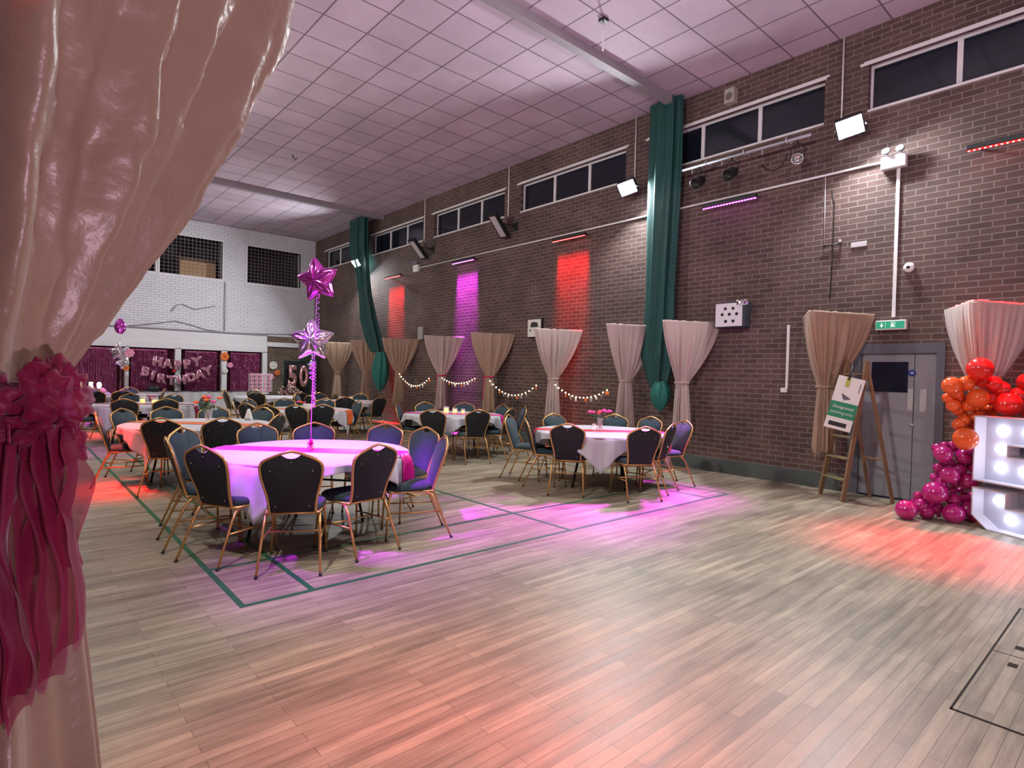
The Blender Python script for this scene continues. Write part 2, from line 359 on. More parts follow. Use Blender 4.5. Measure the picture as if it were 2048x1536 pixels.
# the grey door
d = thing('door_1', None, None); d['kind'] = 'structure'
bm = B(); box(bm, (W-.02, D0, 0), (W+.12, D0+.09, DT-.13)); box(bm, (W-.02, D1-.14, 0), (W+.12, D1, DT-.13)); box(bm, (W-.021, D0+.001, DT-.13), (W+.12, D1-.001, DT-.001)); obj('door_frame', bm, mat('dark_grey_door_frame', (.10, .10, .13), .5), d)
yj = 2.20
bm = B(); box(bm, (W+.03, yj+.004, .02), (W+.07, D1-.14, DT-.13)); l1 = obj('door_leaf', bm, M_doorgrey, d)
bm = B(); box(bm, (W+.03, D0+.09, .02), (W+.07, yj-.004, DT-.13)); l2 = obj('door_leaf', bm, M_doorgrey, d)
bm = B(); box(bm, (W+.022, 2.27, 1.41), (W+.03, 2.69, 1.81)); obj('vision_panel', bm, mat('dark_door_glass', (.01, .012, .03), .15), l1)
bm = B(); box(bm, (W+.024, 2.205, 1.18), (W+.03, 2.265, 1.46)); obj('push_plate', bm, M_steel, l1)
bm = B(); box(bm, (W+.024, 2.06, 1.17), (W+.03, 2.13, 1.46)); obj('push_plate', bm, M_steel, l2)
bm = B(); lathe(bm, [(0, 0), (.045, 0), (.045, .006), (0, .006)], 20, M=Matrix.Translation((W+.03, 2.225, 1.665)) @ Matrix.Rotation(-PI/2, 4, 'Y')); fs = obj('fire_door_sign', bm, mat('blue_sign_disc', (.02, .06, .35), .4), l1)
bm = B()
for z in (1.655, 1.672): box(bm, (W+.0225, 2.205, z), (W+.0235, 2.245, z+.007))
obj('sign_bars', bm, M_whiteplastic, fs)
bm = B(); lathe(bm, [(.012, 0), (.024, .0), (.026, .008), (.012, .01)], 18, M=Matrix.Translation((W+.03, 2.21, .985)) @ Matrix.Rotation(-PI/2, 4, 'Y')); obj('lock_escutcheon', bm, M_steel, l1)
# trapdoor in the floor
t = thing('floor_hatch', 'flush wooden trapdoor in the floorboards near the lit number five', 'hatch', (0, 0, 0))
bm = B(); box(bm, (3.36, -1.2, 0), (5.24, .64, .003)); obj('hatch_panel', bm, M_floor, t)
bm = B()
for lo, hi in (((3.352, -1.2), (3.362, .646)), ((5.238, -1.2), (5.246, .646)), ((3.352, .638), (5.246, .648)), ((4.283, -1.2), (4.291, .64))): box(bm, (lo[0], lo[1], 0), (hi[0], hi[1], .0038))
obj('seam', bm, mat('dark_gap', (.02, .015, .012), .9), t)
for x, y in ((4.44, .54), (4.14, .53)):
    bm = B(); box(bm, (x-.03, y-.02, 0), (x+.03, y+.02, .0045)); obj('finger_hole', bm, MATS['dark_gap'], t)
# ------------------------------------------------------------------ banquet chair
def back_outline():
    # half outline, (half width, height along the back)
    return [(.165, 0), (.168, .06), (.178, .13), (.196, .20), (.212, .27), (.220, .33), (.218, .365), (.203, .395), (.170, .418), (.12, .440), (.06, .463), (0, .478)]
def back_pt(x, v, off=0):   # chair local: back leans away
    return Vector((x, -.205-.145*(v/.478)-off*.96, .442+v-off*.28))
def make_chair():
    t = thing('banquet_chair', 'x', 'chair')
    bm = B(); n = 24                                        # seat cushion, domed, wider at the front
    def seat(u, v):
        a = 2*PI*u; ex = .55
        cx, cy = math.copysign(abs(math.cos(a))**ex, math.cos(a)), math.copysign(abs(math.sin(a))**ex, math.sin(a))
        prof = [(0, .505), (.6, .503), (.9, .494), (1., .470), (.99, .445), (.9, .438), (0, .438)]
        r, z = prof[round(v*6)]
        wx = .215 + .012*cy
        return (cx*wx*r, cy*.215*r, z - .004*(cy > .6))
    grid(bm, n, 7, seat, close_u=True); bmesh.ops.remove_doubles(bm, verts=bm.verts, dist=.0005); obj('seat', bm, M_fabric, t)
    bm = B()                                                # padded back, concave arch under the peak
    ol = back_outline(); inner = []
    for x, v in ol:
        vv = v; xx = max(0, x-.006)
        inner.append((xx, vv))
    def topcap(x, v):                                       # hand hole below the apex
        ax = abs(x)
        return v
    full = [(x, topcap(x, v)) for x, v in inner]
    top = [(.115, .437), (.085, .447), (.066, .450), (.050, .437), (.028, .426), (0, .422)]
    side = [p for p in full if p[1] < .42 and p[0] > .12]
    half = side+top
    loop = [(x, v) for x, v in half]+[(-x, v) for x, v in half[-2::-1]]
    loop = [(x, v) for x, v in loop]
    def panel(bm, o1, o2, shrink):
        a = [bm.verts.new(back_pt(x, v, -o1)) for x, v in loop]; cxs = [(x*shrink, .21+(v-.21)*shrink) for x, v in loop]
        b_ = [bm.verts.new(back_pt(x, v, -o2)) for x, v in cxs]; c2 = bm.verts.new(back_pt(0, .21, -o2*1.05)); N = len(loop)
        for k in range(N):
            k2 = (k+1) % N
            f = bm.faces.new([a[k], a[k2], b_[k2], b_[k]]); f.smooth = True
            f = bm.faces.new([b_[k], b_[k2], c2]); f.smooth = True
    panel(bm, -.004, .024, .88); bk = obj('backrest', bm, M_fabric, t)
    bm = B(); panel(bm, -.004, -.010, .96)
    obj('back_panel', bm, M_backpanel, bk)
    for x, v in ((.15, .33), (-.15, .33), (.12, .05), (-.12, .05), (0, .395)):
        bm = B(); sphere(bm, back_pt(x, v, .011), .005, 6, 4); obj('stud', bm, M_steel, bk)
    bm = B()                                                # back frame tube
    fl = [(x, v) for x, v in ol]; fl = fl+[(-x, v) for x, v in fl[-2::-1]]
    tube(bm, [back_pt(.165, -.02)]+[back_pt(x, v) for x, v in fl]+[back_pt(-.165, -.02)], .0115, 7)
    obj('back_frame', bm, M_gold, t, smooth=True)
    bm = B()                                                # seat frame
    z = .432
    tube(bm, [(-.19, -.20, z), (-.20, .0, z), (-.205, .17, z), (-.185, .20, z), (0, .205, z), (.185, .20, z), (.205, .17, z), (.20, 0, z), (.19, -.20, z)], .0105, 6)
    tube(bm, [(-.19, -.20, z), (.19, -.20, z)], .0105, 6); obj('seat_frame', bm, M_gold, t, smooth=True)
    for s in (-1, 1):
        bm = B(); tube(bm, [(s*.19, -.14, .425), (s*.195, -.19, .405), (s*.200, -.23, .34), (s*.222, -.375, .012)], [.0115, .0115, .0115, .0095], 7)
        lg = obj('leg', bm, M_gold, t, smooth=True)
        bm = B(); tube(bm, [(s*.2214, -.371, .02), (s*.2232, -.380, 0)], .0125, 7); obj('foot_cap', bm, M_black, lg)
        bm = B(); tube(bm, [(s*.190, .175, .425), (s*.197, .19, .38), (s*.215, .215, .012)], [.0115, .0115, .0095], 7)
        lg = obj('leg', bm, M_gold, t, smooth=True)
        bm = B(); tube(bm, [(s*.2150, .2145, .018), (s*.2155, .2155, 0)], .0125, 7); obj('foot_cap', bm, M_black, lg)
    bm = B()
    for s in (-1, 1): tube(bm, [(s*.207, -.27, .245), (s*.205, .20, .245)], .0075, 6)
    tube(bm, [(-.206, -.02, .245), (.206, -.02, .245)], .0075, 6); tube(bm, [(-.2, .197, .36), (.2, .197, .36)], .0075, 6)
    obj('stretcher', bm, M_gold, t, smooth=True)
    return t
chair0 = make_chair(); chair_used = [False]
TCOL = {}
def chair(ax, ay, tx, ty, label, group, turn=0):
    """ax, ay: where the top of the backrest stands; the chair looks at tx, ty"""
    d = Vector((tx-ax, ty-ay)); d.rotate(Matrix.Rotation(R(turn), 2)); d.normalize()
    c = copy_tree(chair0) if chair_used[0] else chair0
    chair_used[0] = True
    c.location = (ax+d.x*.355, ay+d.y*.355, 0); c.rotation_euler = (0, 0, math.atan2(d.y, d.x)-PI/2)
    c['label'] = label; c['category'] = 'chair'; c['group'] = group
    return c

# ------------------------------------------------------------------ round tables
TR = .915; CL = .985; CROT = R(41)
def cloth_r(phi, e, seed):
    """radius of the hanging cloth at bearing phi, e metres below the table edge"""
    q = (phi-CROT) % (PI/2) - PI/4        # 0 at a corner
    fold = .030*math.sin(phi*17+seed)+.022*math.sin(phi*29+seed*2.3)
    cor = math.cos(q*4)*.5+.5 if abs(q) < PI/4 else 0
    return TR+.012+min(e, .5)*(.05*cor*math.cos(q*16)) + fold*min(1, e/.16)
def cloth_over(phi):
    c, s = abs(math.cos(phi-CROT-PI/4+PI/4)), abs(math.sin(phi-CROT-PI/4+PI/4))
    c, s = abs(math.cos(phi-CROT+PI/4)), abs(math.sin(phi-CROT+PI/4))
    r = CL/max(c, s)
    return max(.05, r-TR)
def top_z(): return .752
table0 = None
def make_table(x, y, label):
    t = thing('round_table', label, 'table', (x, y, 0), CROT)
    bm = B(); lathe(bm, [(0, .722), (TR-.01, .722), (TR, .727), (TR, .743), (TR-.01, .748), (0, .748)], 64); obj('tabletop', bm, mat('grey_table_board', (.25, .22, .20), .6), t)
    for s in (-1, 1):
        for s2 in (-1, 1):
            bm = B(); tube(bm, [(s*.50, s2*.20, .72), (s*.52, s2*.20, .60), (s*.40, s2*.28, .42), (s*.42, s2*.36, .02)], .014, 8)
            lg = obj('leg', bm, M_blackmetal, t, smooth=True)
            bm = B(); tube(bm, [(s*.42, s2*.36, .02), (s*.42, s2*.36, 0)], .018, 8); obj('foot_cap', bm, M_black, lg)
        bm = B(); tube(bm, [(s*.41, -.30, .40), (s*.41, .30, .40)], .011, 8); tube(bm, [(s*.50, 0, .62), (s*.08, 0, .715)], .009, 6); tube(bm, [(s*.52, -.2, .60), (s*.52, .2, .60)], .011, 6)
        obj('brace', bm, M_blackmetal, t, smooth=True)
    return t
def make_cloth(x, y, seed, label):
    bm = B(); NA = 168
    def f(u, v):
        phi = 2*PI*u; j = round(v*13)
        if j <= 4: r = TR*(.02, .35, .7, .93, .985)[j]; z = top_z()+.001*math.sin(phi*5+seed)*(j/4.); return (r*math.cos(phi), r*math.sin(phi), z)
        e = cloth_over(phi)*(j-4)/9.
        r = cloth_r(phi, e, seed); z = top_z()-.004-e
        if j == 5: z += .002
        return (r*math.cos(phi), r*math.sin(phi), z)
    g = grid(bm, NA, 14, f, close_u=True); c = bm.verts.new((0, 0, top_z()))
    for i in range(NA): bm.faces.new([g[i][0], g[(i+1) % NA][0], c])
    o = obj('tablecloth', bm, M_cloth, smooth=True, loc=(x, y, 0))
    m = o.modifiers.new('thick', 'SOLIDIFY'); m.thickness = .0015; m.offset = -1
    return tag(o, label, 'tablecloth', 'square white cloths on the round tables')
def make_runner(x, y, seed, ang, m, label, w=.30, over=.26, over2=None):
    bm = B(); d = Vector((math.cos(ang), math.sin(ang))); p = Vector((-d.y, d.x)); N = 15; rows = []
    over2 = over if over2 is None else over2
    S = []
    for sgn, ov in ((-1, over2), (1, over)):
        pass
    def pt(s, q):     # s along from -1..1 beyond |1| hangs ; q across -w/2..w/2
        lim = math.sqrt(max(.01, TR*TR-q*q))
        if abs(s) <= 1: P = d*(s*lim)+p*q; return (P.x, P.y, top_z()+.005+.0015*math.sin(q*60+seed))
        sg = 1 if s > 0 else -1; e = (abs(s)-1)
        base = d*(sg*lim)+p*q; phi = math.atan2(base.y, base.x)
        pinch = 1-.9*e if e < .4 else .64
        base = d*(sg*lim)+p*(q*pinch); phi = math.atan2(base.y, base.x)
        r = cloth_r(phi, e, seed)+.013; return (r*math.cos(phi), r*math.sin(phi), top_z()+.001-e)
    ss = [-1-over2*k/6 for k in range(6, 0, -1)]+[-1+.1*k for k in range(21)]+[1+over*k/6 for k in range(1, 7)]
    g = [[bm.verts.new(pt(s, -w/2+w*j/(N-1))) for j in range(N)] for s in ss]
    for i in range(len(ss)-1):
        for j in range(N-1): bm.faces.new([g[i][j], g[i+1][j], g[i+1][j+1], g[i][j+1]]).smooth = True
    o = obj('table_runner', bm, m, smooth=True, loc=(x, y, 0)); mm = o.modifiers.new('thick', 'SOLIDIFY'); mm.thickness = .001; mm.offset = 1
    return tag(o, label, 'table runner')
RA = R(-44)
TABS = {
 'A': dict(c=(2.20, 5.39), d='round table that carries the star balloons', r=(M_pink, 'hot pink'), seed=1.1),
 'B': dict(c=(6.36, 5.33), d='round table with pink roses by the long brick wall', r=(M_red, 'coral red'), seed=2.7),
 'C': dict(c=(6.36, 8.90), d='round table with a group of candles by the brick wall', r=(M_pink, 'deep pink'), seed=.4),
 'D': dict(c=(2.00, 8.72), d='round table with the glass vase of orange and pink flowers', r=(M_orange, 'orange'), seed=3.9),
 'E': dict(c=(4.33, 11.05), d='round table with the small white box', r=(M_orange, 'dull orange'), seed=5.2),
 'F': dict(c=(2.14, 13.55), d='round table with two yellow candle jars', r=(M_maroon, 'burgundy'), seed=6.6),
 'G': dict(c=(6.40, 13.60), d='round table with candles in front of the far drapes', r=(M_red, 'dusty red'), seed=7.3),
 'H': dict(c=(5.51, 16.30), d='round table in front of the foil number fifty', r=None, seed=8.8),
 'I': dict(c=(2.20, 17.85), d='round table nearest the lit cake table', r=(M_maroon, 'dark maroon'), seed=9.9),
}
tb0 = None
for k, T in TABS.items():
    x, y = T['c']
    lab = 'folding '+T['d']+', under its cloth'
    if tb0 is None: tb0 = make_table(x, y, lab)
    else:
        q = copy_tree(tb0); q.location = (x, y, 0); q['label'] = lab
    T['cloth'] = make_cloth(x, y, T['seed'], 'white cloth on the '+T['d'])
    if T['r']: make_runner(x, y, T['seed'], RA if k != 'F' else R(-30), T['r'][0], T['r'][1]+' satin runner on the '+T['d'].replace('round ', ''), over=.34 if k in 'AF' else .27)
tb0['group'] = 'round folding tables'
for o in list(COL.objects):
    if o.name.startswith('round_table') and o.parent is None: o['group'] = 'round folding tables'

CH = {
 'A': [((1.58, 4.23), 'back towards us, centre of the near side', 0), ((1.13, 4.87), 'back towards us, nearest the magenta sash', 0), ((1.02, 5.58), 'almost edge-on beside the court line', 4), ((1.31, 6.43), 'blue-green back facing us just behind the edge-on one', 0),
       ((2.09, 6.63), 'far side, in line with the flower vase behind', 0), ((2.67, 6.45), 'far side, directly behind the balloon weight', 0), ((3.34, 5.98), 'far side, glowing purple, first of the purple pair', 6), ((3.50, 5.38), 'glowing purple, second of the purple pair', 12),
       ((3.19, 4.57), 'edge-on and purple at the end towards the brick wall', 16), ((2.33, 4.29), 'back towards us, beside the hanging runner end', 4)],
 'B': [((5.68, 6.55), 'rear one of two farthest from the door', 0), ((5.46, 5.95), 'nearer one of two farthest from the door', 0), ((6.54, 6.45), 'far side, under the ivory drape', 0), ((7.42, 5.92), 'far side, just behind the pink roses', 0), ((7.59, 5.33), 'far side, beneath the green net bag', 0),
       ((7.42, 4.62), 'at the end towards the door, with pink-lit edge', 10), ((5.33, 5.00), 'back towards us, cloth corner hanging beside it', 20), ((5.90, 4.22), 'back towards us on the magenta-lit side', -6), ((6.66, 4.33), 'almost hidden behind another at the magenta-lit end', 0)],
 'C': [((5.55, 9.60), 'turned away at the end nearest the balloon table', 0), ((6.45, 10.05), 'far side under the pink-sashed drape', 0), ((7.18, 9.66), 'far side directly behind the candles', 0), ((7.52, 8.80), 'far side at the foot of the ochre drape', 0), ((7.56, 8.20), 'only its gold rim showing at the wall end', 0),
       ((5.28, 7.98), 'back towards us, first of the near pair', 0), ((6.0, 7.66), 'back towards us, second of the near pair', 0), ((6.87, 7.80), 'dark back angled towards the roses table', 0)],
 'D': [((1.36, 7.70), 'back towards us, gold frame lit orange', 0), ((.86, 8.90), 'orange-lit and in profile standing over the green line', 0), ((1.22, 9.60), 'front facing us at the corner near the line', 0), ((1.81, 9.85), 'far side with a bright gold rim', 0), ((2.45, 9.75), 'far side, tucked behind the vase', 0),
       ((1.98, 7.50), 'black back towards us in front of the vase', 0), ((2.80, 7.90), 'black angled back next to the orange runner', 0), ((3.05, 9.32), 'green, far side, by the folded white card', 0)],
 'E': [((3.30, 10.00), 'dark back in the shadow of the green one', 0), ((3.14, 10.55), 'narrow green one turned sideways', 0), ((3.10, 11.20), 'thin edge-on one beside the buffet corner', -8), ((3.62, 12.05), 'front facing us at the far corner near the buffet', 0), ((4.40, 12.20), 'far side with bright gold rim before the dried flowers', 0),
       ((5.18, 11.92), 'far side with bright gold rim behind the white box', 0), ((5.42, 10.85), 'tall dark one turned sideways on the wall side', 10), ((4.20, 9.80), 'black back towards us behind the balloon ribbon', 0), ((3.72, 9.82), 'green, half hidden with a gold arm of light', -30)],
 'F': [((.98, 13.75), 'large dark one in profile beside the sash', 0), ((1.20, 14.35), 'grey-green one directly behind the one in profile', 0), ((1.62, 12.40), 'back towards us, first of the near pair', 0), ((2.28, 12.34), 'back towards us, second of the near pair', 0), ((2.05, 14.75), 'far side with a pale gold outline', 0),
       ((2.82, 14.45), 'far side with a small white highlight', 0), ((3.30, 13.76), 'half hidden behind the tall flowers', 0)],
 'G': [((5.45, 14.35), 'far corner beside the balloon ribbon', 0), ((6.25, 14.85), 'far side below the two pale drapes', 0), ((5.87, 12.45), 'dark back towards us, angled on the wall side', 0), ((7.20, 14.35), 'far side against the brick wall', 0), ((6.72, 12.35), 'purple-black one nearest the pink-topped drape', 0), ((5.38, 13.35), 'turned to the candles from the hall side', 0)],
 'H': [((4.50, 17.00), 'pair end of two sideways ones by the buffet', 0), ((4.85, 15.45), 'black back towards us before the pale cloth', 0), ((5.40, 17.40), 'far side behind the pale cloth', 0), ((5.92, 15.20), 'black back towards us below the dried flowers', 0), ((6.55, 15.75), 'side one next to the dried flowers', 0), ((4.35, 16.35), 'front one of the two sideways by the buffet', 0)],
 'I': [((1.60, 16.72), 'large black back nearest the cake table', 0), ((2.15, 16.65), 'black back beside the near table cloth', 0), ((1.75, 18.95), 'far side, low and dark below the foil curtain', 0), ((2.60, 18.92), 'far side with gold rim under the white post', 0), ((3.20, 17.55), 'dark one turned from the buffet side', 0)],
}
SHORT = {'A': 'balloon table', 'B': 'rose vase table', 'C': 'brick-side candle table', 'D': 'flower vase table', 'E': 'white box table', 'F': 'burgundy runner table', 'G': 'far candle table', 'H': 'foil fifty table', 'I': 'cake corner table'}
for k, lst in CH.items():
    x, y = TABS[k]['c']
    for (p, lb, tn) in lst:
        chair(p[0], p[1], x, y, 'chair at the '+SHORT[k]+', '+lb, 'banquet chairs round the tables', tn)
for o in list(COL.objects):
    if o.name.startswith('banquet_chair') and len(o['label'].split()) > 26: pass

# ------------------------------------------------------------------ things on the tables
ZT = top_z()+.0075
def star_pts(r, ri, rot=0): return [((r if i % 2 == 0 else ri)*math.cos(PI/2+rot+PI*i/5), (r if i % 2 == 0 else ri)*math.sin(PI/2+rot+PI*i/5)) for i in range(10)]
def star_balloon(name, m, r, c, rot, yaw, label, tilt=0, thick=.085, group=None):
    """puffed five-pointed foil star standing upright"""
    bm = B(); NA = 100; NR = 12
    corner = star_pts(r, r*.56, rot)
    def edge(a):
        k = (a/(2*PI)*10) % 10; i = int(k); f = k-i; f2 = f
        p, q = Vector(corner[i]), Vector(corner[(i+1) % 10]); v = p.lerp(q, f2)
        if i % 2 == 0: tipf = 1-f
        else: tipf = f
        return v*(1-.06*max(0, tipf-.75)/.25)
    for sd in (-1, 1):
        rings = []
        for j in range(NR+1):
            s = j/NR; row = []
            for i in range(NA):
                a = 2*PI*i/NA; v = edge(a)*s; el = edge(a).length
                puff = math.sqrt(max(0, 1-s**2.2))*thick*(.45+.55*min(1, (r*.62)/max(el, .01)))
                puff += .006*math.sin(a*10+PI/2)*s*(1-s)*4*-1 + (.0035*math.sin(a*50)*s**4*(1-s)*6)
                row.append(bm.verts.new((v.x, sd*puff, v.y)))
            rings.append(row)
        for j in range(1, NR+1):
            for i in range(NA):
                i2 = (i+1) % NA; f = [rings[j-1][i], rings[j-1][i2], rings[j][i2], rings[j][i]] if j > 1 else [rings[0][i], rings[1][i2], rings[1][i]]
                try: bm.faces.new(f if sd > 0 else f[::-1]).smooth = True
                except ValueError: pass
    bmesh.ops.remove_doubles(bm, verts=bm.verts, dist=.0008)
    bmesh.ops.recalc_face_normals(bm, faces=bm.faces)
    t = thing(name, label, 'balloon', c, yaw, group)
    o = obj('foil_star', bm, m, t, smooth=True); o.rotation_euler = (tilt, 0, 0)
    bm = B(); tube(bm, [Vector((math.cos(PI/2+rot+PI)*r*.56*1.0, 0, -r*.56)), Vector((0, .01, -r*.56-.05))], [.012, .006], 6); obj('neck', bm, m, t, smooth=True)
    return t
star_balloon('star_balloon', M_magfoil, .235, (2.23, 5.36, 2.37), R(8), R(-52), 'pink metallic star balloon, the upper one above the near table', tilt=R(6))
star_balloon('star_balloon', M_silver, .235, (2.20, 5.40, 1.80), R(2), R(-38), 'silver iridescent star balloon, the lower one above the near table', tilt=R(-5))
bm = B(); pts = []
tube(bm, [(2.20, 5.39, .83), (2.203, 5.39, 1.2), (2.215, 5.392, 1.6), (2.20, 5.31, 1.72), (2.19, 5.30, 1.9), (2.22, 5.37, 2.12), (2.225, 5.37, 2.2)], .004, 5)
for (x0, y0, z0, z1, rr, tw) in ((2.225, 5.355, 2.05, 2.22, .016, 3), (2.222, 5.38, 1.60, 1.16, .011, 14), (2.215, 5.30, 1.80, 2.03, .008, 7), (2.20, 5.40, 1.60, 1.42, .018, 4)):
    tube(bm, [(x0+rr*math.cos(2*PI*tw*s/60.), y0+rr*math.sin(2*PI*tw*s/60.), z0+(z1-z0)*s/60.) for s in range(61)], .0035, 4)
tag(obj('balloon_ribbon', bm, M_ribbon, smooth=True), 'lilac curling ribbon rising from the near table to both star balloons', 'ribbon')
w = thing('balloon_weight', 'hot pink tinsel balloon weight in the middle of the near table', 'balloon weight', (2.20, 5.39, ZT))
bm = B(); lathe(bm, [(0, 0), (.028, 0), (.032, .01), (.026, .035), (0, .04)], 16); obj('weight_base', bm, M_rosegold, w)
bm = B()
for i in range(70):
    a = random.uniform(0, 2*PI); el = random.uniform(-.3, 1.4); l = random.uniform(.03, .062); c = Vector((0, 0, .045))
    e = c+Vector((math.cos(a)*math.cos(el), math.sin(a)*math.cos(el), math.sin(el)))*l; s = Vector((-math.sin(a), math.cos(a), 0))*.006
    vs = [bm.verts.new(c+s), bm.verts.new(c-s), bm.verts.new(e-s), bm.verts.new(e+s)]; bm.faces.new(vs)
obj('tinsel', bm, mat('pink_tinsel', (.9, .03, .35), .3, .6), w)

def vase_of_flowers(name, loc, cols, n, hh, vr, vh, label, spread=.13, seed=1):
    rnd = random.Random(seed); t = thing(name, label, 'vase of flowers', loc)
    bm = B(); lathe(bm, [(0, 0), (vr*.8, 0), (vr, .01), (vr*.85, vh*.5), (vr*1.05, vh), (vr*.95, vh), (vr*.76, vh*.5), (vr*.7, .02), (0, .02)], 20); obj('vase', bm, M_clear, t)
    bm = B(); heads = []
    for i in range(n):
        a = 2*PI*i/n+rnd.uniform(-.3, .3); r_ = spread*rnd.uniform(.45, 1); h = hh*rnd.uniform(.78, 1.02); e = Vector((r_*math.cos(a), r_*math.sin(a), h))
        tube(bm, [(0, 0, .03), (e.x*.25, e.y*.25, h*.6), e], .0035, 5); heads.append(e)
    obj('stems', bm, M_leaf, t)
    bm = B()
    for i in range(26):
        a = rnd.uniform(0, 2*PI); r_ = spread*rnd.uniform(.1, .85); z = hh*rnd.uniform(.5, .86); c = Vector((r_*math.cos(a), r_*math.sin(a), z)); u = Vector((rnd.uniform(-1, 1), rnd.uniform(-1, 1), rnd.uniform(-.2, 1))).normalized()*.045; v = u.cross(Vector((rnd.uniform(-1, 1), rnd.uniform(-1, 1), .3))).normalized()*.016
        bm.faces.new([bm.verts.new(c-u), bm.verts.new(c+v), bm.verts.new(c+u), bm.verts.new(c-v)])
    obj('leaves', bm, M_leaf, t)
    for i, e in enumerate(heads):
        bm = B()
        for k in range(3):
            rr = .034-.009*k; nn = 7-k
            for q in range(nn):
                a = 2*PI*q/nn+k*.5
                sphere(bm, (e.x+rr*.62*math.cos(a), e.y+rr*.62*math.sin(a), e.z+.006*k), rr*.55, 6, 4, .8)
        sphere(bm, (e.x, e.y, e.z+.012), .014, 6, 4)
        obj('flower_head', bm, cols[i % len(cols)], t)
    return t
M_pr = mat('pink_rose', (.85, .08, .35), .7); M_or = mat('orange_gerbera', (.95, .16, .03), .7); M_cr = mat('coral_rose', (.90, .12, .14), .7)
vase_of_flowers('rose_vase', (6.39, 5.36, ZT), [M_pr, M_cr, M_pr], 7, .29, .045, .17, 'glass vase of pink roses on the round table by the long brick wall', .15, 3)
vase_of_flowers('flower_vase', (2.15, 8.86, ZT), [M_or, M_pr, M_or, M_or], 6, .34, .055, .18, 'glass vase of orange and pink flowers on the orange runner', .17, 5)
vase_of_flowers('flower_vase', (4.17, 10.75, ZT), [M_pr, M_or], 4, .17, .035, .09, 'tiny vase of small flowers beside the white box', .07, 8)
def jar_candle(loc, r, h, label, cat='candle', ch=.06, glass=True):
    t = thing('candle_jar', label, cat, loc)
    if glass:
        bm = B(); lathe(bm, [(0, 0), (r, 0), (r*1.03, .01), (r*1.03, h), (r*.95, h), (r*.93, .012), (0, .012)], 18); obj('glass_jar', bm, M_clear, t)
    bm = B(); lathe(bm, [(0, .013), (r*.78, .013), (r*.8, ch*.8), (r*.6, ch), (0, ch*.95)], 14); obj('candle', bm, M_candle, t)
    return t
t = thing('fairy_light_jar', 'small round glass jar with tiny lights beside the rose vase', 'jar', (6.25, 5.35, ZT))
bm = B(); lathe(bm, [(0, 0), (.035, 0), (.05, .03), (.045, .07), (.03, .085), (.033, .10), (.028, .10), (.025, .085), (.04, .065), (.044, .03), (.03, .006), (0, .006)], 18); obj('glass_jar', bm, M_clear, t)
bm = B()
for i in range(8): a = i*.9; sphere(bm, (.022*math.cos(a), .022*math.sin(a), .02+.006*i), .005, 6, 4)
obj('tiny_lights', bm, mat('pinkish_lights', (1, .6, .6), .4, emit=(1, .45, .5), estr=5), t)
jar_candle((6.28, 9.02, ZT), .055, .13, 'tallest yellow candle of the group by the brick wall', ch=.10); jar_candle((6.43, 8.95, ZT), .05, .10, 'pinkish yellow candle in the middle of the brick wall group', ch=.075); jar_candle((6.54, 8.84, ZT), .04, .09, 'smallest yellow candle of the brick wall group', ch=.055)
jar_candle((2.10, 13.66, ZT), .055, .18, 'tall glass candle jar on the burgundy runner', ch=.09); jar_candle((2.29, 13.50, ZT), .065, .13, 'wide glass candle jar on the burgundy runner', ch=.075)
jar_candle((6.33, 13.68, ZT), .06, .12, 'orange glowing candle in front of the far drapes', ch=.07); jar_candle((6.52, 13.52, ZT), .05, .12, 'yellow glowing candle in front of the far drapes', ch=.085)
bm = B(); prism(bm, [(-.05, 0), (.05, 0), (.006, .16), (-.006, .16)], -.06, .06, 1); o = obj('tent_card', bm, M_whpaper, loc=(2.72, 8.98, ZT)); o.rotation_euler = (0, 0, R(-30)); tag(o, 'folded white menu card standing at the far edge of the orange runner table', 'card')
bm = B(); box(bm, (-.044, -.0605, .012), (.035, -.0600, .022)); 
q = obj('printed_line', bm, M_black, o)
t = thing('white_box', 'small white cardboard box on the far dull orange runner table', 'box', (4.36, 10.90, ZT), R(-40))
bm = B(); rbox(bm, (0, 0, .045), (.22, .16, .09), .003); obj('carton', bm, M_whpaper, t); bm = B(); rbox(bm, (0, 0, .095), (.225, .165, .02), .003); obj('lid', bm, M_whpaper, t)
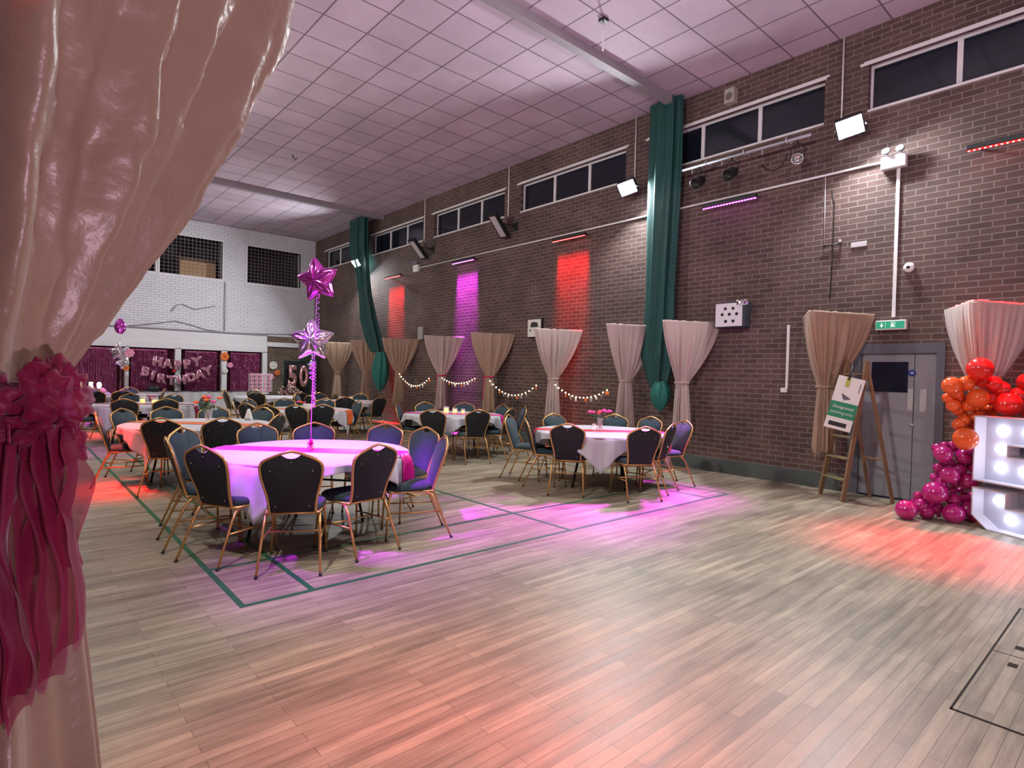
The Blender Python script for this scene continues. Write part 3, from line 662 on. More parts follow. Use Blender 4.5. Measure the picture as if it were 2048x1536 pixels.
# ------------------------------------------------------------------ tied drapes on V-shaped wall brackets
from mathutils import noise
def drape(ty, tipx, wallx, zt, zw, zb, m, label, sash=None, seed=0, hw=.46, cw=.62, rw=.095, rb=.14, pw=1.28, npl=11, tails=True, group='tied satin drapes along the walls', nu=220, rt=.05, cr=0, nr=22):
    s = 1 if wallx > tipx else -1
    t = thing('tied_drape', label, 'drape', (wallx, ty, 0), 0, group)
    dep = abs(wallx-tipx)
    tip = Vector((-s*dep, 0)); A = Vector((-s*.015, hw)); C = Vector((-s*.015, -hw)); cen = Vector((-s*(dep-cw), 0))
    rnd = random.Random(seed*7+1); ph = [rnd.uniform(0, 6.28) for _ in range(6)]
    def top(u):
        if u < .5: p = A.lerp(tip, u*2)
        else: p = tip.lerp(C, u*2-1)
        # round the tip of the V
        k = abs(u-.5)
        if k < rt: p = p+(cen-tip).normalized()*(rt-k)*1.2
        return p
    rows = [0, .012, .03]+[.03+.97*i/nr for i in range(1, nr+1)]
    nlow = 12
    def f(u, v):
        j = round(v*(len(rows)-1+nlow)); P = top(u); d = (P-cen).normalized()
        nrm = d
        rip = math.sin(2*PI*npl*u+ph[0]+1.6*math.sin(2*PI*2.3*u+ph[1]))*(.55+.45*math.sin(2*PI*3.1*u+ph[5]))+.35*math.sin(2*PI*npl*1.73*u+ph[2])
        if j < len(rows):
            tt = rows[j]; k = tt**pw
            wp = cen+d*rw
            q = P.lerp(wp, k)
            bulge = math.sin(PI*tt)*.015
            amp = (.004+.022*math.sin(PI*min(1, tt*1.05))*(1-.3*tt)+.008*tt)*(1.5 if cr else 1)
            if tt > .9: amp *= .75
            q = q+nrm*(rip*amp+bulge)
            if cr: q = q+nrm*cr*(noise.noise(Vector((u*26, tt*7, seed)))+.5*noise.noise(Vector((u*70, tt*22, seed))))*math.sin(PI*min(1, .1+tt*.9))
            z = zt-(zt-zw)*tt
            if j == 0: z = zt+.012+.006*rip
        else:
            i = (j-len(rows)+1)/nlow; lobe = .5+.5*math.sin(2*PI*3*u+ph[3])
            r = rw*.92+(rb-rw)*(i**.7)*(.8+.35*lobe)
            amp = .012+.022*i
            q = cen+d*(r+rip*amp); z = zw-(zw-zb)*i+.05*i*math.sin(2*PI*2*u+ph[4])+.02*i*math.sin(2*PI*7*u+ph[5])
        return (q.x, q.y, z)
    bm = B(); grid(bm, nu, len(rows)+nlow, f)
    o = obj('drape_cloth', bm, m, t, smooth=True); md = o.modifiers.new('thick', 'SOLIDIFY'); md.thickness = .002
    bm = B(); tube(bm, [(-s*.0, hw-.02, zt-.02), (tip.x+s*.05, .0, zt-.02), (-s*.0, -hw+.02, zt-.02)], .008, 6); tube(bm, [(0, 0, zt-.02), (tip.x+s*.06, 0, zt-.02)], .006, 6); obj('wall_bracket', bm, M_steel, t)
    bm = B(); mt = sash or m
    tube(bm, [(cen.x+math.cos(a)*(rw+.012), cen.y+math.sin(a)*(rw+.012), zw+.004*math.sin(5*a)) for a in [2*PI*i/28 for i in range(28)]], .017, 7, closed=True)
    obj('tie_band', bm, mt, t, smooth=True)
    if sash is M_tie:
        def g(u, v): return (cen.x-s*(rw*.62+.03)+.012*math.sin(v*9), cen.y+.07+.085*(u-.5)*(.5+.7*v)+.012*math.sin(u*14+v*3), zw-(zw-zb-.03)*v)
        bm = B(); grid(bm, 14, 16, g); o = obj('ribbon_tail', bm, sash, t, smooth=True); o.modifiers.new('thick', 'SOLIDIFY').thickness = .002
    return t, cen
TIPX = W-.985
ED = [(18.55, M_drape, 'ochre satin drape, farthest from us beside the dark stand', None, .66), (16.50, M_drape, 'second farthest satin drape, partly covered by green netting', None, .62),
      (14.50, M_drape, 'beige satin drape just before the garland of lights, right of the far net', None, .58), (12.37, M_drape2, 'pink-lit satin drape with a magenta ribbon below the magenta wall light', M_tie, .55),
      (10.43, M_drape, 'ochre satin drape with a magenta ribbon between two light garlands', M_tie, .60), (8.36, M_drape2, 'ivory satin drape beneath the tall red wall light', None, .57),
      (6.52, M_drape2, 'mauve-lit satin drape on the far side of the near green net', None, .66), (5.36, M_drape2, 'mauve-lit satin drape on the near side of the near green net', None, .70),
      (3.13, M_drape, 'tan satin drape hanging in front of the ladder with the sign', None, .54), (1.44, M_drape2, 'red-lit sheer drape behind the balloon garland', None, .60)]
for i, (y, m, lb, sh, zb) in enumerate(ED): drape(y, TIPX, W, 2.44, 1.455, zb, m, lb, sh, i+2)
# the drape beside the camera, on the west wall
t0, cen0 = drape(1.34, .52, XL, 2.44, 1.47, .42, M_drape0, 'large satin drape hanging closest to us, gathered by a magenta organza sash', M_organza_solid, 31, cw=.60, rw=.14, rb=.24, pw=1.28, npl=11, nu=520, rt=.012, cr=.015, nr=60)
C0 = Vector((XL+cen0.x, 1.34+cen0.y))
RV = Vector((.7515, -.6595, 0))
sash = thing('organza_sash', 'magenta organza sash with a big bow around the nearest drape', 'sash', (C0.x, C0.y, 0))
from mathutils import noise
def crumple(bm, c, r, seed, amp=.35, n=40, m=28, stretch=(1, 1, 1)):
    def f(u, v):
        a = 2*PI*u; b_ = PI*(v*.98+.01); d = Vector((math.sin(b_)*math.cos(a), math.sin(b_)*math.sin(a), math.cos(b_)))
        k = 1+amp*noise.noise(d*2.2+Vector((seed, 0, 0)))+amp*.6*noise.noise(d*5+Vector((0, seed, 0)))+.10*abs(math.sin(a*5+seed))
        return (c[0]+d.x*r*k*stretch[0], c[1]+d.y*r*k*stretch[1], c[2]+d.z*r*k*stretch[2])
    grid(bm, n, m, f, close_u=True)
def rel(side, fwd, z):   # side: along RV, fwd: towards the camera
    f = Vector((-.66, -.75, 0)); p = RV*side+f*fwd; return (p.x, p.y, z)
for q in (((.165, .08, 1.455), .036, 1.3, .6, (1, 1, .9), 0), ((.225, .05, 1.465), .040, 4.1, .7, (1, .8, 1.25), 1), ((.205, .07, 1.415), .036, 7.7, .7, (1.1, .8, .9), 1), ((.135, .10, 1.43), .036, 9.7, .6, (1, 1, 1), 0), ((.235, .04, 1.40), .026, 12.7, .8, (.9, .8, 1.4), 1), ((.11, .11, 1.46), .034, 15.7, .6, (1, 1, 1), 0)):
    bm = B(); crumple(bm, rel(*q[0]), q[1], q[2], q[3], stretch=q[4]); obj('bow_loop', bm, M_organza if q[5] else M_organza_solid, sash, smooth=True)
def tail(s0, s1, z0, z1, fw, seed, m, fold=.018, n=5, hem=.04, s0b=None, s1b=None):
    s0b = s0 if s0b is None else s0b; s1b = s1 if s1b is None else s1b
    def f(u, v):
        a = s0+(s0b-s0)*v; b_ = s1+(s1b-s1)*v**.7
        sd = a+(b_-a)*u+.008*math.sin(v*7+seed); fwd = fw+fold*math.sin(u*n*2*PI+seed+1.5*math.sin(v*3+seed))+.02*noise.noise(Vector((u*3, v*4, seed)))
        z = z0-(z0-z1)*v+hem*v*math.sin(u*5+seed)+.012*v*math.sin(u*23+seed); return rel(sd, fwd, z)
    bm = B(); grid(bm, 48, 46, f); o = obj('sash_tail', bm, m, sash, smooth=True)
tail(.09, .20, 1.43, 1.04, .09, 1.0, M_organza_solid, s0b=.08, s1b=.205)
tail(.17, .245, 1.42, 1.05, .065, 3.0, M_organza, s0b=.185, s1b=.295, n=4)
tail(.20, .265, 1.42, 1.20, .05, 5.0, M_organza, s0b=.20, s1b=.275, n=3)
tail(.14, .21, 1.40, 1.01, .105, 8.0, M_organza, s0b=.15, s1b=.235, n=3, fold=.010)

# ------------------------------------------------------------------ gathered green division netting
def net_column(label, pts, zs, seed, bag):
    t = thing('division_net', label, 'netting', (pts[0][0], pts[0][1], 0))
    x0, y0 = pts[0][0], pts[0][1]
    def at(v):
        i = min(int(v*(len(pts)-1)), len(pts)-2); f = v*(len(pts)-1)-i
        a, b_ = pts[i], pts[i+1]; return [a[k]+(b_[k]-a[k])*f for k in range(4)]
    def f(u, v):
        x, y, hw, z = at(v); a = 2*PI*u
        r = 1+.22*math.sin(a*7+seed+v*2)+.12*math.sin(a*13+seed*2+v*5)
        return (x-x0+.13*math.cos(a)*r*(.6+hw), y-y0+hw*math.sin(a)*r, z)
    bm = B(); grid(bm, 90, 40, f, close_u=True); obj('net', bm, M_net1, t, smooth=True)
    bx, by, bz, br, bh = bag
    def g(u, v):
        a = 2*PI*u; r = br*math.sin(PI*(.12+.86*v))**.6*(1+.10*math.sin(a*6+seed)+.05*math.sin(a*11+v*4)); return (bx-x0+.7*r*math.cos(a), by-y0+r*math.sin(a), bz+bh/2-bh*v)
    bm = B(); grid(bm, 48, 20, g, close_u=True); obj('net_bag', bm, M_net2, t, smooth=True)
    bm = B(); tube(bm, [(bx-x0, by-y0, bz+bh/2-.05), (bx-x0, by-y0, bz+bh/2+.15)], .03, 8); obj('tie_cord', bm, M_black, t)
    return t
net_column('dark green division net gathered against the wall between two mauve drapes', [(8.62, 5.90, .26, 6.33), (8.62, 5.90, .27, 5.2), (8.62, 5.92, .25, 4.0), (8.60, 5.92, .23, 3.0), (8.58, 5.92, .25, 2.3), (8.56, 5.92, .27, 1.9), (8.56, 5.90, .20, 1.55), (8.56, 5.88, .14, 1.35)], None, 1.0, (8.52, 5.82, 1.22, .17, .50))
net_column('dark green division net hanging slantwise beside the farthest floodlight', [(8.40, 17.05, .45, 6.30), (8.40, 17.05, .46, 5.4), (8.40, 16.75, .30, 4.6), (8.40, 16.55, .27, 3.9), (8.38, 16.25, .38, 3.1), (8.38, 15.85, .36, 2.4), (8.38, 15.65, .26, 2.1)], None, 4.0, (8.36, 15.42, 1.52, .30, 1.15))

# ------------------------------------------------------------------ lamps and fixtures on the east wall
def area(name, loc, aim, sx, sy, energy, col, spread=180):
    l = bpy.data.lights.new(name, 'AREA'); l.shape = 'RECTANGLE'; l.size = sx; l.size_y = sy; l.energy = energy; l.color = col; l.spread = R(spread)
    o = bpy.data.objects.new(name, l); COL.objects.link(o); o.location = loc
    d = (Vector(aim)-Vector(loc)).normalized()
    # long side stays along world y
    z = -d; x = Vector((0, 1, 0)); x = (x-z*x.dot(z)).normalized(); y = z.cross(x)
    o.rotation_euler = Matrix((x, y, z)).transposed().to_euler(); return o
M_lens = mat('floodlight_glare', (1, 1, 1), .3, emit=(.86, .94, 1), estr=60)
def flood(y, z, label, aim, en, x=None, lc=(.93, .96, 1)):
    x = W-.30 if x is None else x
    t = thing('floodlight', label, 'floodlight', (x, y, z)); d = Vector(aim).normalized()
    zz = -d; xx = Vector((0, 1, 0)); xx = (xx-zz*xx.dot(zz)).normalized(); yy = zz.cross(xx); M = Matrix((xx, yy, zz)).transposed().to_4x4()
    bm = B(); rbox(bm, (0, 0, .05), (.34, .27, .09), .015, M=M); obj('lamp_body', bm, M_black, t)
    bm = B(); rbox(bm, (0, 0, 0), (.30, .23, .012), .004, M=M); obj('lamp_glass', bm, M_lens, t)
    bm = B(); sx = 1 if x > 4 else -1
    tube(bm, [(0, -.19, 0), (sx*.10, -.19, .02), (sx*.18, -.10, .02), (sx*.18, .10, .02), (sx*.10, .19, .02), (0, .19, 0)], .009, 6); tube(bm, [(sx*.18, 0, .02), (sx*.30, 0, .02)], .014, 6); obj('bracket', bm, M_steel, t)
    a = area('flood_lamp', Vector((x, y, z))+d*.03, Vector((x, y, z))+d, .28, .21, en, lc, 175); a.parent = None
    return t
FE = 210
flood(2.95, 4.95, 'dazzling white floodlight nearest to us under the high windows', (-.75, -.30, -.62), 125)
flood(6.65, 4.97, 'dazzling white floodlight beside the near green net', (-.75, -.30, -.62), 125)
flood(17.47, 4.99, 'smaller-looking bright floodlight at the far end of the brick wall', (-.80, -.25, -.55), FE*.95)
for y, nm in ((3.16, 'nearest'), (6.70, 'middle')):
    bm = B(); tube(bm, [(W-.02, y, H), (W-.02, y, 5.05)], .011, 7); tag(obj('conduit', bm, M_conduit), 'white upright conduit from the ceiling to the %s floodlight' % nm, 'conduit')
for y, z, nm in ((10.30, 5.2, 'nearer'), (13.88, 5.2, 'farther')):
    bm = B(); tube(bm, [(W-.02, y, H), (W-.02, y, z)], .016, 7); tag(obj('conduit', bm, M_conduit), 'white upright conduit from the ceiling beside the %s wall heater' % nm, 'conduit')
bm = B(); tube(bm, [(W-.02, 14.1, 4.47), (W-.02, 2.62, 4.47)], .017, 8); tag(obj('conduit', bm, M_conduit), 'long level white conduit running along the brick wall', 'conduit')
bm = B(); box(bm, (W-.022, 2.425, 2.40), (W, 2.465, 4.40)); tag(obj('conduit', bm, M_conduit), 'white upright trunking from the emergency light down to the exit sign', 'trunking')
bm = B(); box(bm, (W-.02, 3.785, 1.42), (W, 3.82, 2.36)); o = tag(obj('conduit', bm, M_conduit), 'short white upright trunking ending in a switch near the sign', 'trunking')
bm = B(); rbox(bm, (W-.03, 3.83, 1.385), (.05, .09, .07), .006); obj('switch_box', bm, M_whiteplastic, o)
def emergency(y, z, w, h, lb):
    t = thing('emergency_light', lb, 'emergency light', (W-.05, y, z))
    bm = B(); rbox(bm, (0, 0, 0), (.09, w, h), .012); obj('housing', bm, M_whiteplastic, t)
    for s in (-1, 1):
        bm = B(); lathe(bm, [(.018, 0), (.045, .035), (.05, .07), (.03, .065), (0, .05)], 14, M=Matrix.Translation((-.01, s*w*.28, h/2+.035)) @ Matrix.Rotation(R(-65), 4, 'Y')); tube(bm, [(0, s*w*.28, h/2), (0, s*w*.28, h/2+.05)], .01, 6); obj('lamp_head', bm, mat('smoked_lamp_head', (.25, .27, .32), .3), t)
emergency(2.49, 4.43, .29, .17, 'white emergency light unit with two lamp heads nearest the red LED bar')
emergency(14.22, 4.46, .24, .20, 'small white emergency light at the far end of the level conduit')
# infrared heaters
M_heat = mat('heater_panel', (.62, .60, .62), .4, .3)
for y, z, lb in ((10.25, 4.92, 'black wall heater with pale panel, the nearer one'), (13.68, 4.89, 'black wall heater with pale panel, the farther one')):
    t = thing('wall_heater', lb, 'heater', (W-.34, y, z)); M = Matrix.Rotation(R(12), 4, 'Z') @ Matrix.Rotation(R(40), 4, 'Y')
    bm = B(); rbox(bm, (0, 0, 0), (.68, .26, .09), .02, M=M); obj('heater_case', bm, M_black, t)
    bm = B(); rbox(bm, (.0, 0, -.05), (.56, .16, .015), .005, M=M); obj('heater_element', bm, M_heat, t)
    bm = B(); tube(bm, [(.05, 0, .04), (.20, -.12, .05), (.33, -.22, 0)], .022, 7); rbox(bm, (.33, -.22, 0), (.03, .14, .2), .005); obj('bracket', bm, M_black, t)
# LED bars
COLS = {'violet': ((.52, .022, 1), (1, .12, .95)), 'red': ((1, .008, .012), (1, .03, .02)), 'magenta': ((.80, .055, 1), (1, .12, .95))}
def led_bar(y, kind, aim, en, label, spread, x=None, length=.92, z=4.33, vis=True, en2=None, aim2=None, spread2=60, wash=False):
    x = W-.15 if x is None else x; c, e = COLS[kind]; sg = 1 if x > 4 else -1
    t = thing('led_bar', label, 'LED bar', (x, y, z), 0, 'coloured LED bars on the walls')
    bm = B(); rbox(bm, (0, 0, .03), (.075, length, .06), .008); obj('housing', bm, M_black, t)
    bm = B(); box(bm, (-.028, -length/2+.01, -.004), (.028, length/2-.01, 0)); obj('lens_strip', bm, mat(kind+'_lens', e, .4, emit=c, estr=1.6), t)
    bm = B()
    for i in range(18): sphere(bm, (-sg*.012, -length/2+.03+(length-.06)*i/17, -.006), .013, 8, 5)
    obj('led_row', bm, mat(kind+'_led', e, .4, emit=tuple(min(1, v+.12) for v in e), estr=4), t)
    bm = B()
    for s in (-1, 1): rbox(bm, (sg*.08, s*length*.4, .04), (.13, .03, .02), .003)
    obj('bracket', bm, M_blackmetal, t)
    lx = W-.05 if wash else x
    area('led_lamp', (lx, y, z-.02), (lx+aim[0], y+aim[1], z+aim[2]), length-.06, .03, en, c, spread)
    if en2: area('led_lamp', (x-sg*.01, y, z-.02), (x+aim2[0], y+aim2[1], z+aim2[2]), length-.06, .03, en2, c, spread2)
led_bar(15.38, 'red', (.030, 0, -1), 16, 'red LED bar farthest along the brick wall', 18, wash=True)
led_bar(11.86, 'magenta', (.026, 0, -1), 20, 'magenta LED bar above the magenta-ribbon drape', 18, wash=True)
led_bar(8.23, 'red', (.026, 0, -1), 16, 'red LED bar above the ivory drape', 18, wash=True)
led_bar(4.74, 'magenta', (-.50, -.10, -1), 26, 'magenta LED bar with dotted lamps between net and trunking', 27, en2=26, aim2=(-.90, -.12, -1), spread2=25)
led_bar(1.25, 'red', (-.46, .05, -1), 18, 'red LED bar over the balloon garland', 28, en2=9, aim2=(-.18, .05, -1), spread2=22)
# the facing bars on the west wall, above and behind the nearest drape
XB = XL+.15
led_bar(1.30, 'red', (.42, .10, -1), 17, 'red LED bar on the near wall above the closest drape', 44, x=XB)
led_bar(5.10, 'violet', (.70, .07, -1), 85, 'magenta LED bar on the near wall lighting the balloon table', 25, x=XB, en2=10, aim2=(.55, -.26, -1), spread2=30)
led_bar(8.60, 'red', (.30, -.02, -1), 13, 'red LED bar on the near wall by the flower vase table', 20, x=XB)
led_bar(12.3, 'magenta', (.3, 0, -1), 4, 'magenta LED bar on the near wall farther back', 30, x=XB)
led_bar(15.2, 'red', (.36, 0, -1), 14, 'red LED bar on the near wall at the far end', 26, x=XB)
led_bar(18.6, 'magenta', (.45, .12, -1), 30, 'magenta LED bar on the near wall beside the cake table', 40, x=XB)
for y, en, nm in ((2.9, 80, 'nearest'), (9.9, 85, 'middle'), (17.0, 45, 'farthest')):
    flood(y, 4.95, 'white floodlight on the wall beside us, the %s one' % nm, (.72, .05, -.36), en*1.2, x=XL+.30, lc=(1, .93, .83))
# lighting bar with lanterns
t = thing('lighting_bar', 'grey scaffold lighting bar fixed under the second high window', 'lighting bar', (W-.30, 4.5, 5.0))
bm = B(); tube(bm, [(0, -1.05, 0), (0, 1.0, 0)], .024, 10); obj('scaffold_tube', bm, mat('dull_grey_metal', (.42, .44, .48), .45, .4), t)
for y in (-.72, -.08, .55):
    bm = B(); tube(bm, [(.05*math.cos(a), y, .01+.05*math.sin(a)) for a in [2*PI*i/12 for i in range(12)]], .012, 6, closed=True); tube(bm, [(.05, y, .01), (.30, y, .01)], .014, 6); obj('clamp', bm, M_steel, t)
for y in (.82, .30, -.35):
    bm = B(); tube(bm, [(0, y, 0), (0, y, -.10)], .010, 6); obj('hook', bm, M_steel, t)
def lantern(y, z, m, lb, r=.085, ln=.26, yaw=0):
    t = thing('stage_lantern', lb, 'stage light', (W-.32, y, z)); M = Matrix.Rotation(R(yaw), 4, 'Z') @ Matrix.Rotation(R(-120), 4, 'Y')
    bm = B(); lathe(bm, [(0, -ln/2), (r*.7, -ln/2), (r, -ln*.2), (r, ln/2), (r*1.08, ln/2+.01), (r*.9, ln/2+.01), (r*.86, ln*.3), (0, ln*.25)], 20, M=M); obj('lamp_can', bm, m, t)
    bm = B(); tube(bm, [(0, -r-.02, 0), (0, -r-.02, .12), (0, -.03, .19), (0, .03, .19), (0, r+.02, .12), (0, r+.02, 0)], .008, 6); tube(bm, [(0, 0, .19), (0, 0, .24)], .012, 6); obj('yoke', bm, M_blackmetal, t)
lantern(5.18, 4.74, M_black, 'black stage lantern hanging nearest the green net'); lantern(4.62, 4.74, M_black, 'black stage lantern in the middle of the lighting bar')
lantern(3.62, 4.72, mat('polished_can', (.80, .86, .84), .12, .9), 'shiny silver stage lantern at the end of the lighting bar', .075, .2, 20)
bm = B(); tube(bm, [(W-.33, 3.75, 4.80), (W-.3, 3.85, 4.66), (W-.28, 3.98, 4.62), (W-.26, 4.1, 4.68), (W-.2, 4.2, 4.80)], .008, 6); tag(obj('lamp_cable', bm, M_blackmetal), 'loop of cable dangling from the silver stage lantern', 'cable')
t = thing('wall_speaker', 'small beige speaker box high up beside the ceiling beam', 'speaker', (W-.07, 4.80, 6.07)); bm = B(); rbox(bm, (0, 0, 0), (.14, .17, .23), .012); obj('speaker_case', bm, mat('beige_plastic', (.42, .40, .33), .5), t)
bm = B(); lathe(bm, [(0, .002), (.03, .0), (.055, .006), (.06, .0)], 20, M=Matrix.Translation((-.072, 0, -.02)) @ Matrix.Rotation(-PI/2, 4, 'Y')); obj('speaker_cone', bm, mat('dark_beige', (.16, .15, .12), .7), t)
# small things on the brick wall
bm = B(); tube(bm, [(W-.008, 3.35, 4.46), (W-.008, 3.34, 3.48)], .005, 5); tag(obj('hanging_cable', bm, M_conduit), 'thin pale upright cord on the brick wall beneath the nearest floodlight', 'cord')
bm = B(); tube(bm, [(W-.01, 3.26, 4.25), (W-.01, 3.22, 4.05), (W-.01, 3.22, 3.3), (W-.01, 3.24, 2.7)], .006, 5); tag(obj('hanging_cable', bm, M_black), 'thin black cable dangling on the brick wall beneath the nearest floodlight', 'cable')
t = thing('wall_bracket', 'little dark bracket on the wall below the nearest floodlight', 'bracket', (W, 3.23, 3.46)); bm = B(); tube(bm, [(-.03, -.11, 0), (-.03, .11, 0)], .009, 6)
for y in (-.11, 0, .11): tube(bm, [(-.03, y, 0), (0, y, 0)], .008, 6)
obj('bracket_bar', bm, M_black, t); bm = B(); sphere(bm, (-.04, -.11, .03), .028, 10, 6); obj('bracket_cap', bm, M_steel, t)
bm = B(); rbox(bm, (W-.008, 2.89, 3.42), (.014, .20, .07), .006); tag(obj('wall_plate', bm, mat('pale_grey_plate', (.50, .48, .50), .6)), 'pale grey plate fixed on the bricks right below the nearest floodlight', 'plate')
t = thing('fire_bell', 'round white fire bell on the bricks above the exit sign', 'fire bell', (W, 2.29, 3.03)); M = Matrix.Rotation(-PI/2, 4, 'Y')
bm = B(); lathe(bm, [(0, 0), (.06, 0), (.065, .02), (.055, .045), (.03, .055), (0, .056)], 24, M=M); obj('bell_case', bm, M_whiteplastic, t)
bm = B(); lathe(bm, [(.022, .0555), (.018, .062), (0, .064)], 14, M=M); obj('bell_centre', bm, M_black, t)
# exit sign
t = thing('exit_sign', 'green and white emergency exit sign above the grey door', 'exit sign', (W-.045, 2.455, 2.29))
bm = B(); rbox(bm, (0, 0, 0), (.09, .35, .125), .008); obj('sign_case', bm, M_whiteplastic, t)
bm = B(); box(bm, (-.048, -.155, -.047), (-.0455, .165, .047)); sf = obj('sign_face', bm, mat('lit_green_face', (.01, .22, .12), .4, emit=(.02, .5, .28), estr=.25), t)
bm = B()
def yz(pts, x0=-.050, x1=-.0478): prism(bm, pts, x0, x1, 0)
yz([(.108, .032), (.098, .032), (.098, -.005), (.108, -.005)]); yz([(.125, .003), (.081, .003), (.103, -.032)])          # arrow down
yz([(.060, .04), (.057, .04), (.057, -.04), (.060, -.04)])
yz([(-.045, .034), (-.050, .034), (-.050, -.034), (-.045, -.034)]); yz([(-.005, .034), (-.010, .034), (-.010, -.034), (-.005, -.034)]); yz([(-.005, .034), (-.05, .034), (-.05, .029), (-.005, .029)])
yz([(-.018, .02), (-.028, .02), (-.034, .0), (-.026, -.002), (-.040, -.028), (-.034, -.03), (-.022, -.01), (-.016, -.03), (-.010, -.028), (-.016, 0), (-.02, .01)])
obj('pictogram', bm, mat('lit_white_mark', (.9, .95, .9), .4, emit=(.8, 1, .9), estr=.35), sf)
# pierced white game board
t = thing('game_board', 'white box panel with seven black holes hung on the brick wall', 'game board', (W-.11, 4.64, 2.545))
bm = B(); rbox(bm, (0, 0, 0), (.20, .50, .40), .01); obj('board_case', bm, mat('charcoal_card', (.03, .032, .045), .6), t)
bm = B(); box(bm, (-.106, -.21, -.18), (-.1, .235, .185)); bf = obj('white_face', bm, mat('white_card', (.75, .74, .80), .45), t)
for (a, b_) in ((.07, .10), (-.06, .10), (.12, .01), (.0, .01), (-.12, .01), (.06, -.10), (-.065, -.10)):
    bm = B(); lathe(bm, [(0, .0), (.026, 0), (.026, .0015), (0, .0015)], 18, M=Matrix.Translation((-.106, a, b_)) @ Matrix.Rotation(-PI/2, 4, 'Y')); obj('hole', bm, M_black, bf)
bm = B(); grid(bm, 7, 7, lambda u, v: (-.112-.02*math.sin(u*9+v*5)*.6, -.12-.18*u, .23-.11*v+.02*math.sin(v*8)), smooth=False); obj('foil_corner', bm, M_silver, t)
# poster frame
t = thing('picture_frame', 'white framed picture with a black shape beside the ivory drape', 'picture', (W-.03, 9.28, 2.555))
bm = B(); rbox(bm, (0, 0, 0), (.05, .46, .42), .006); obj('frame', bm, M_black, t); bm = B(); box(bm, (-.032, -.20, -.19), (-.026, .21, .19)); pf = obj('print', bm, M_whpaper, t)
bm = B(); prism(bm, [(-.13, .02), (.12, .02), (.12, .09), (.05, .14), (-.10, .12)], -.034, -.0325, 0); prism(bm, [(.10, -.07), (.14, -.07), (.14, -.03), (.10, -.03)], -.034, -.0325, 0); prism(bm, [(-.14, -.06), (-.10, -.06), (-.10, -.01), (-.14, -.01)], -.034, -.0325, 0); obj('black_shape', bm, M_black, pf)
bm = B(); rbox(bm, (W-.03, 13.95, 2.62), (.05, .24, .36), .005); tag(obj('notice_board', bm, mat('grey_notice', (.40, .38, .36), .6)), 'small grey notice on the bricks left of the pink-topped drape', 'notice')
# ceiling rod and hooks
bm = B(); tube(bm, [(6.05, 5.2, H), (6.05, 5.2, 5.93)], .013, 8); o = tag(obj('ceiling_rod', bm, M_conduit), 'short white rod hanging from the ceiling before the near beam', 'rod')
bm = B(); rbox(bm, (6.05, 5.2, H-.02), (.10, .10, .04), .005); obj('rod_plate', bm, M_black, o)
for x, y, lb in ((3.05, 4.95, 'nearer'), (4.85, 13.2, 'farther')):
    bm = B(); tube(bm, [(x, y, H), (x, y, H-.05), (x+.06, y+.02, H-.08), (x+.10, y, H-.05)], .012, 6); tag(obj('ceiling_hook', bm, M_black), 'small black hook on the tiled ceiling, the %s one' % lb, 'hook')
# garlands of lights and cards
sw = [((8.28, 14.22, 1.50), (8.25, 12.58, 1.40), .30, 15, 'from the beige drape to the magenta-ribbon pink drape'), ((8.28, 12.12, 1.40), (8.26, 10.66, 1.42), .14, 14, 'between the two drapes with magenta ribbons'), ((8.28, 10.22, 1.40), (8.26, 8.58, 1.34), .30, 15, 'from the ochre drape to the ivory drape'), ((8.28, 8.15, 1.36), (8.26, 6.72, 1.30), .22, 15, 'from the ivory drape to the mauve drape')]
M_card = [M_whpaper, mat('photo_card', (.10, .09, .10), .4), M_orpaper, mat('grey_card', (.35, .33, .35), .6)]
for a, b_, sag, n, lb in sw:
    t = thing('light_garland', 'string of warm bulbs and little cards '+lb, 'light garland', (0, 0, 0)); a, b_ = Vector(a), Vector(b_)
    P = lambda f: a.lerp(b_, f)+Vector((0, 0, -sag*4*f*(1-f)))
    bm = B(); tube(bm, [P(i/24) for i in range(25)], .004, 5); obj('wire', bm, M_black, t)
    for i in range(n):
        p = P((i+.5)/n); bm = B(); sphere(bm, (p.x-.02, p.y, p.z+.005), .014, 8, 6); obj('bulb', bm, M_warm, t)
    for i in range(11):
        p = P((i+.5)/11); bm = B(); s = .025+.012*random.random(); h = .055+.02*random.random(); q = random.uniform(-.5, .5)
        cbox(bm, (0, 0, -h/2-.012), (.002, s*2, h), M=Matrix.Translation(p) @ Matrix.Rotation(q, 4, 'Z') @ Matrix.Rotation(random.uniform(-.3, .3), 4, 'X')); obj('card', bm, M_card[i % 4], t)

# ------------------------------------------------------------------ wooden ladder with the hanging sign
lad = thing('wooden_stepladder', 'old wooden stepladder standing open before the grey door', 'ladder', (0, 0, 0))
ap1, ap2 = Vector((8.24, 2.56, 1.80)), Vector((8.42, 2.84, 1.80)); f1, f2 = Vector((8.05, 2.73, 0)), Vector((8.36, 3.12, 0)); k1, k2 = Vector((8.50, 2.30, 0)), Vector((8.70, 2.62, 0))
def bar(a, b_, w, d_, m, name, parent):
    bm = B(); a, b_ = Vector(a), Vector(b_); z = (b_-a).normalized(); x = Vector((ap2-ap1)).normalized(); x = (x-z*x.dot(z)).normalized(); y = z.cross(x); M = Matrix((x, y, z)).transposed().to_4x4(); M.translation = a
    cbox(bm, (0, 0, (b_-a).length/2), (w, d_, (b_-a).length), M=M); return obj(name, bm, m, parent)
bar(f1, ap1, .030, .055, M_wood, 'front_rail', lad); bar(f2, ap2, .030, .055, M_wood, 'front_rail', lad); bar(k1, ap1-Vector((0, 0, .06)), .025, .04, M_wood, 'rear_rail', lad); bar(k2, ap2-Vector((0, 0, .06)), .025, .04, M_wood, 'rear_rail', lad)
M_step = mat('worn_yellowish_step', (.25, .21, .10), .6, var=.3)
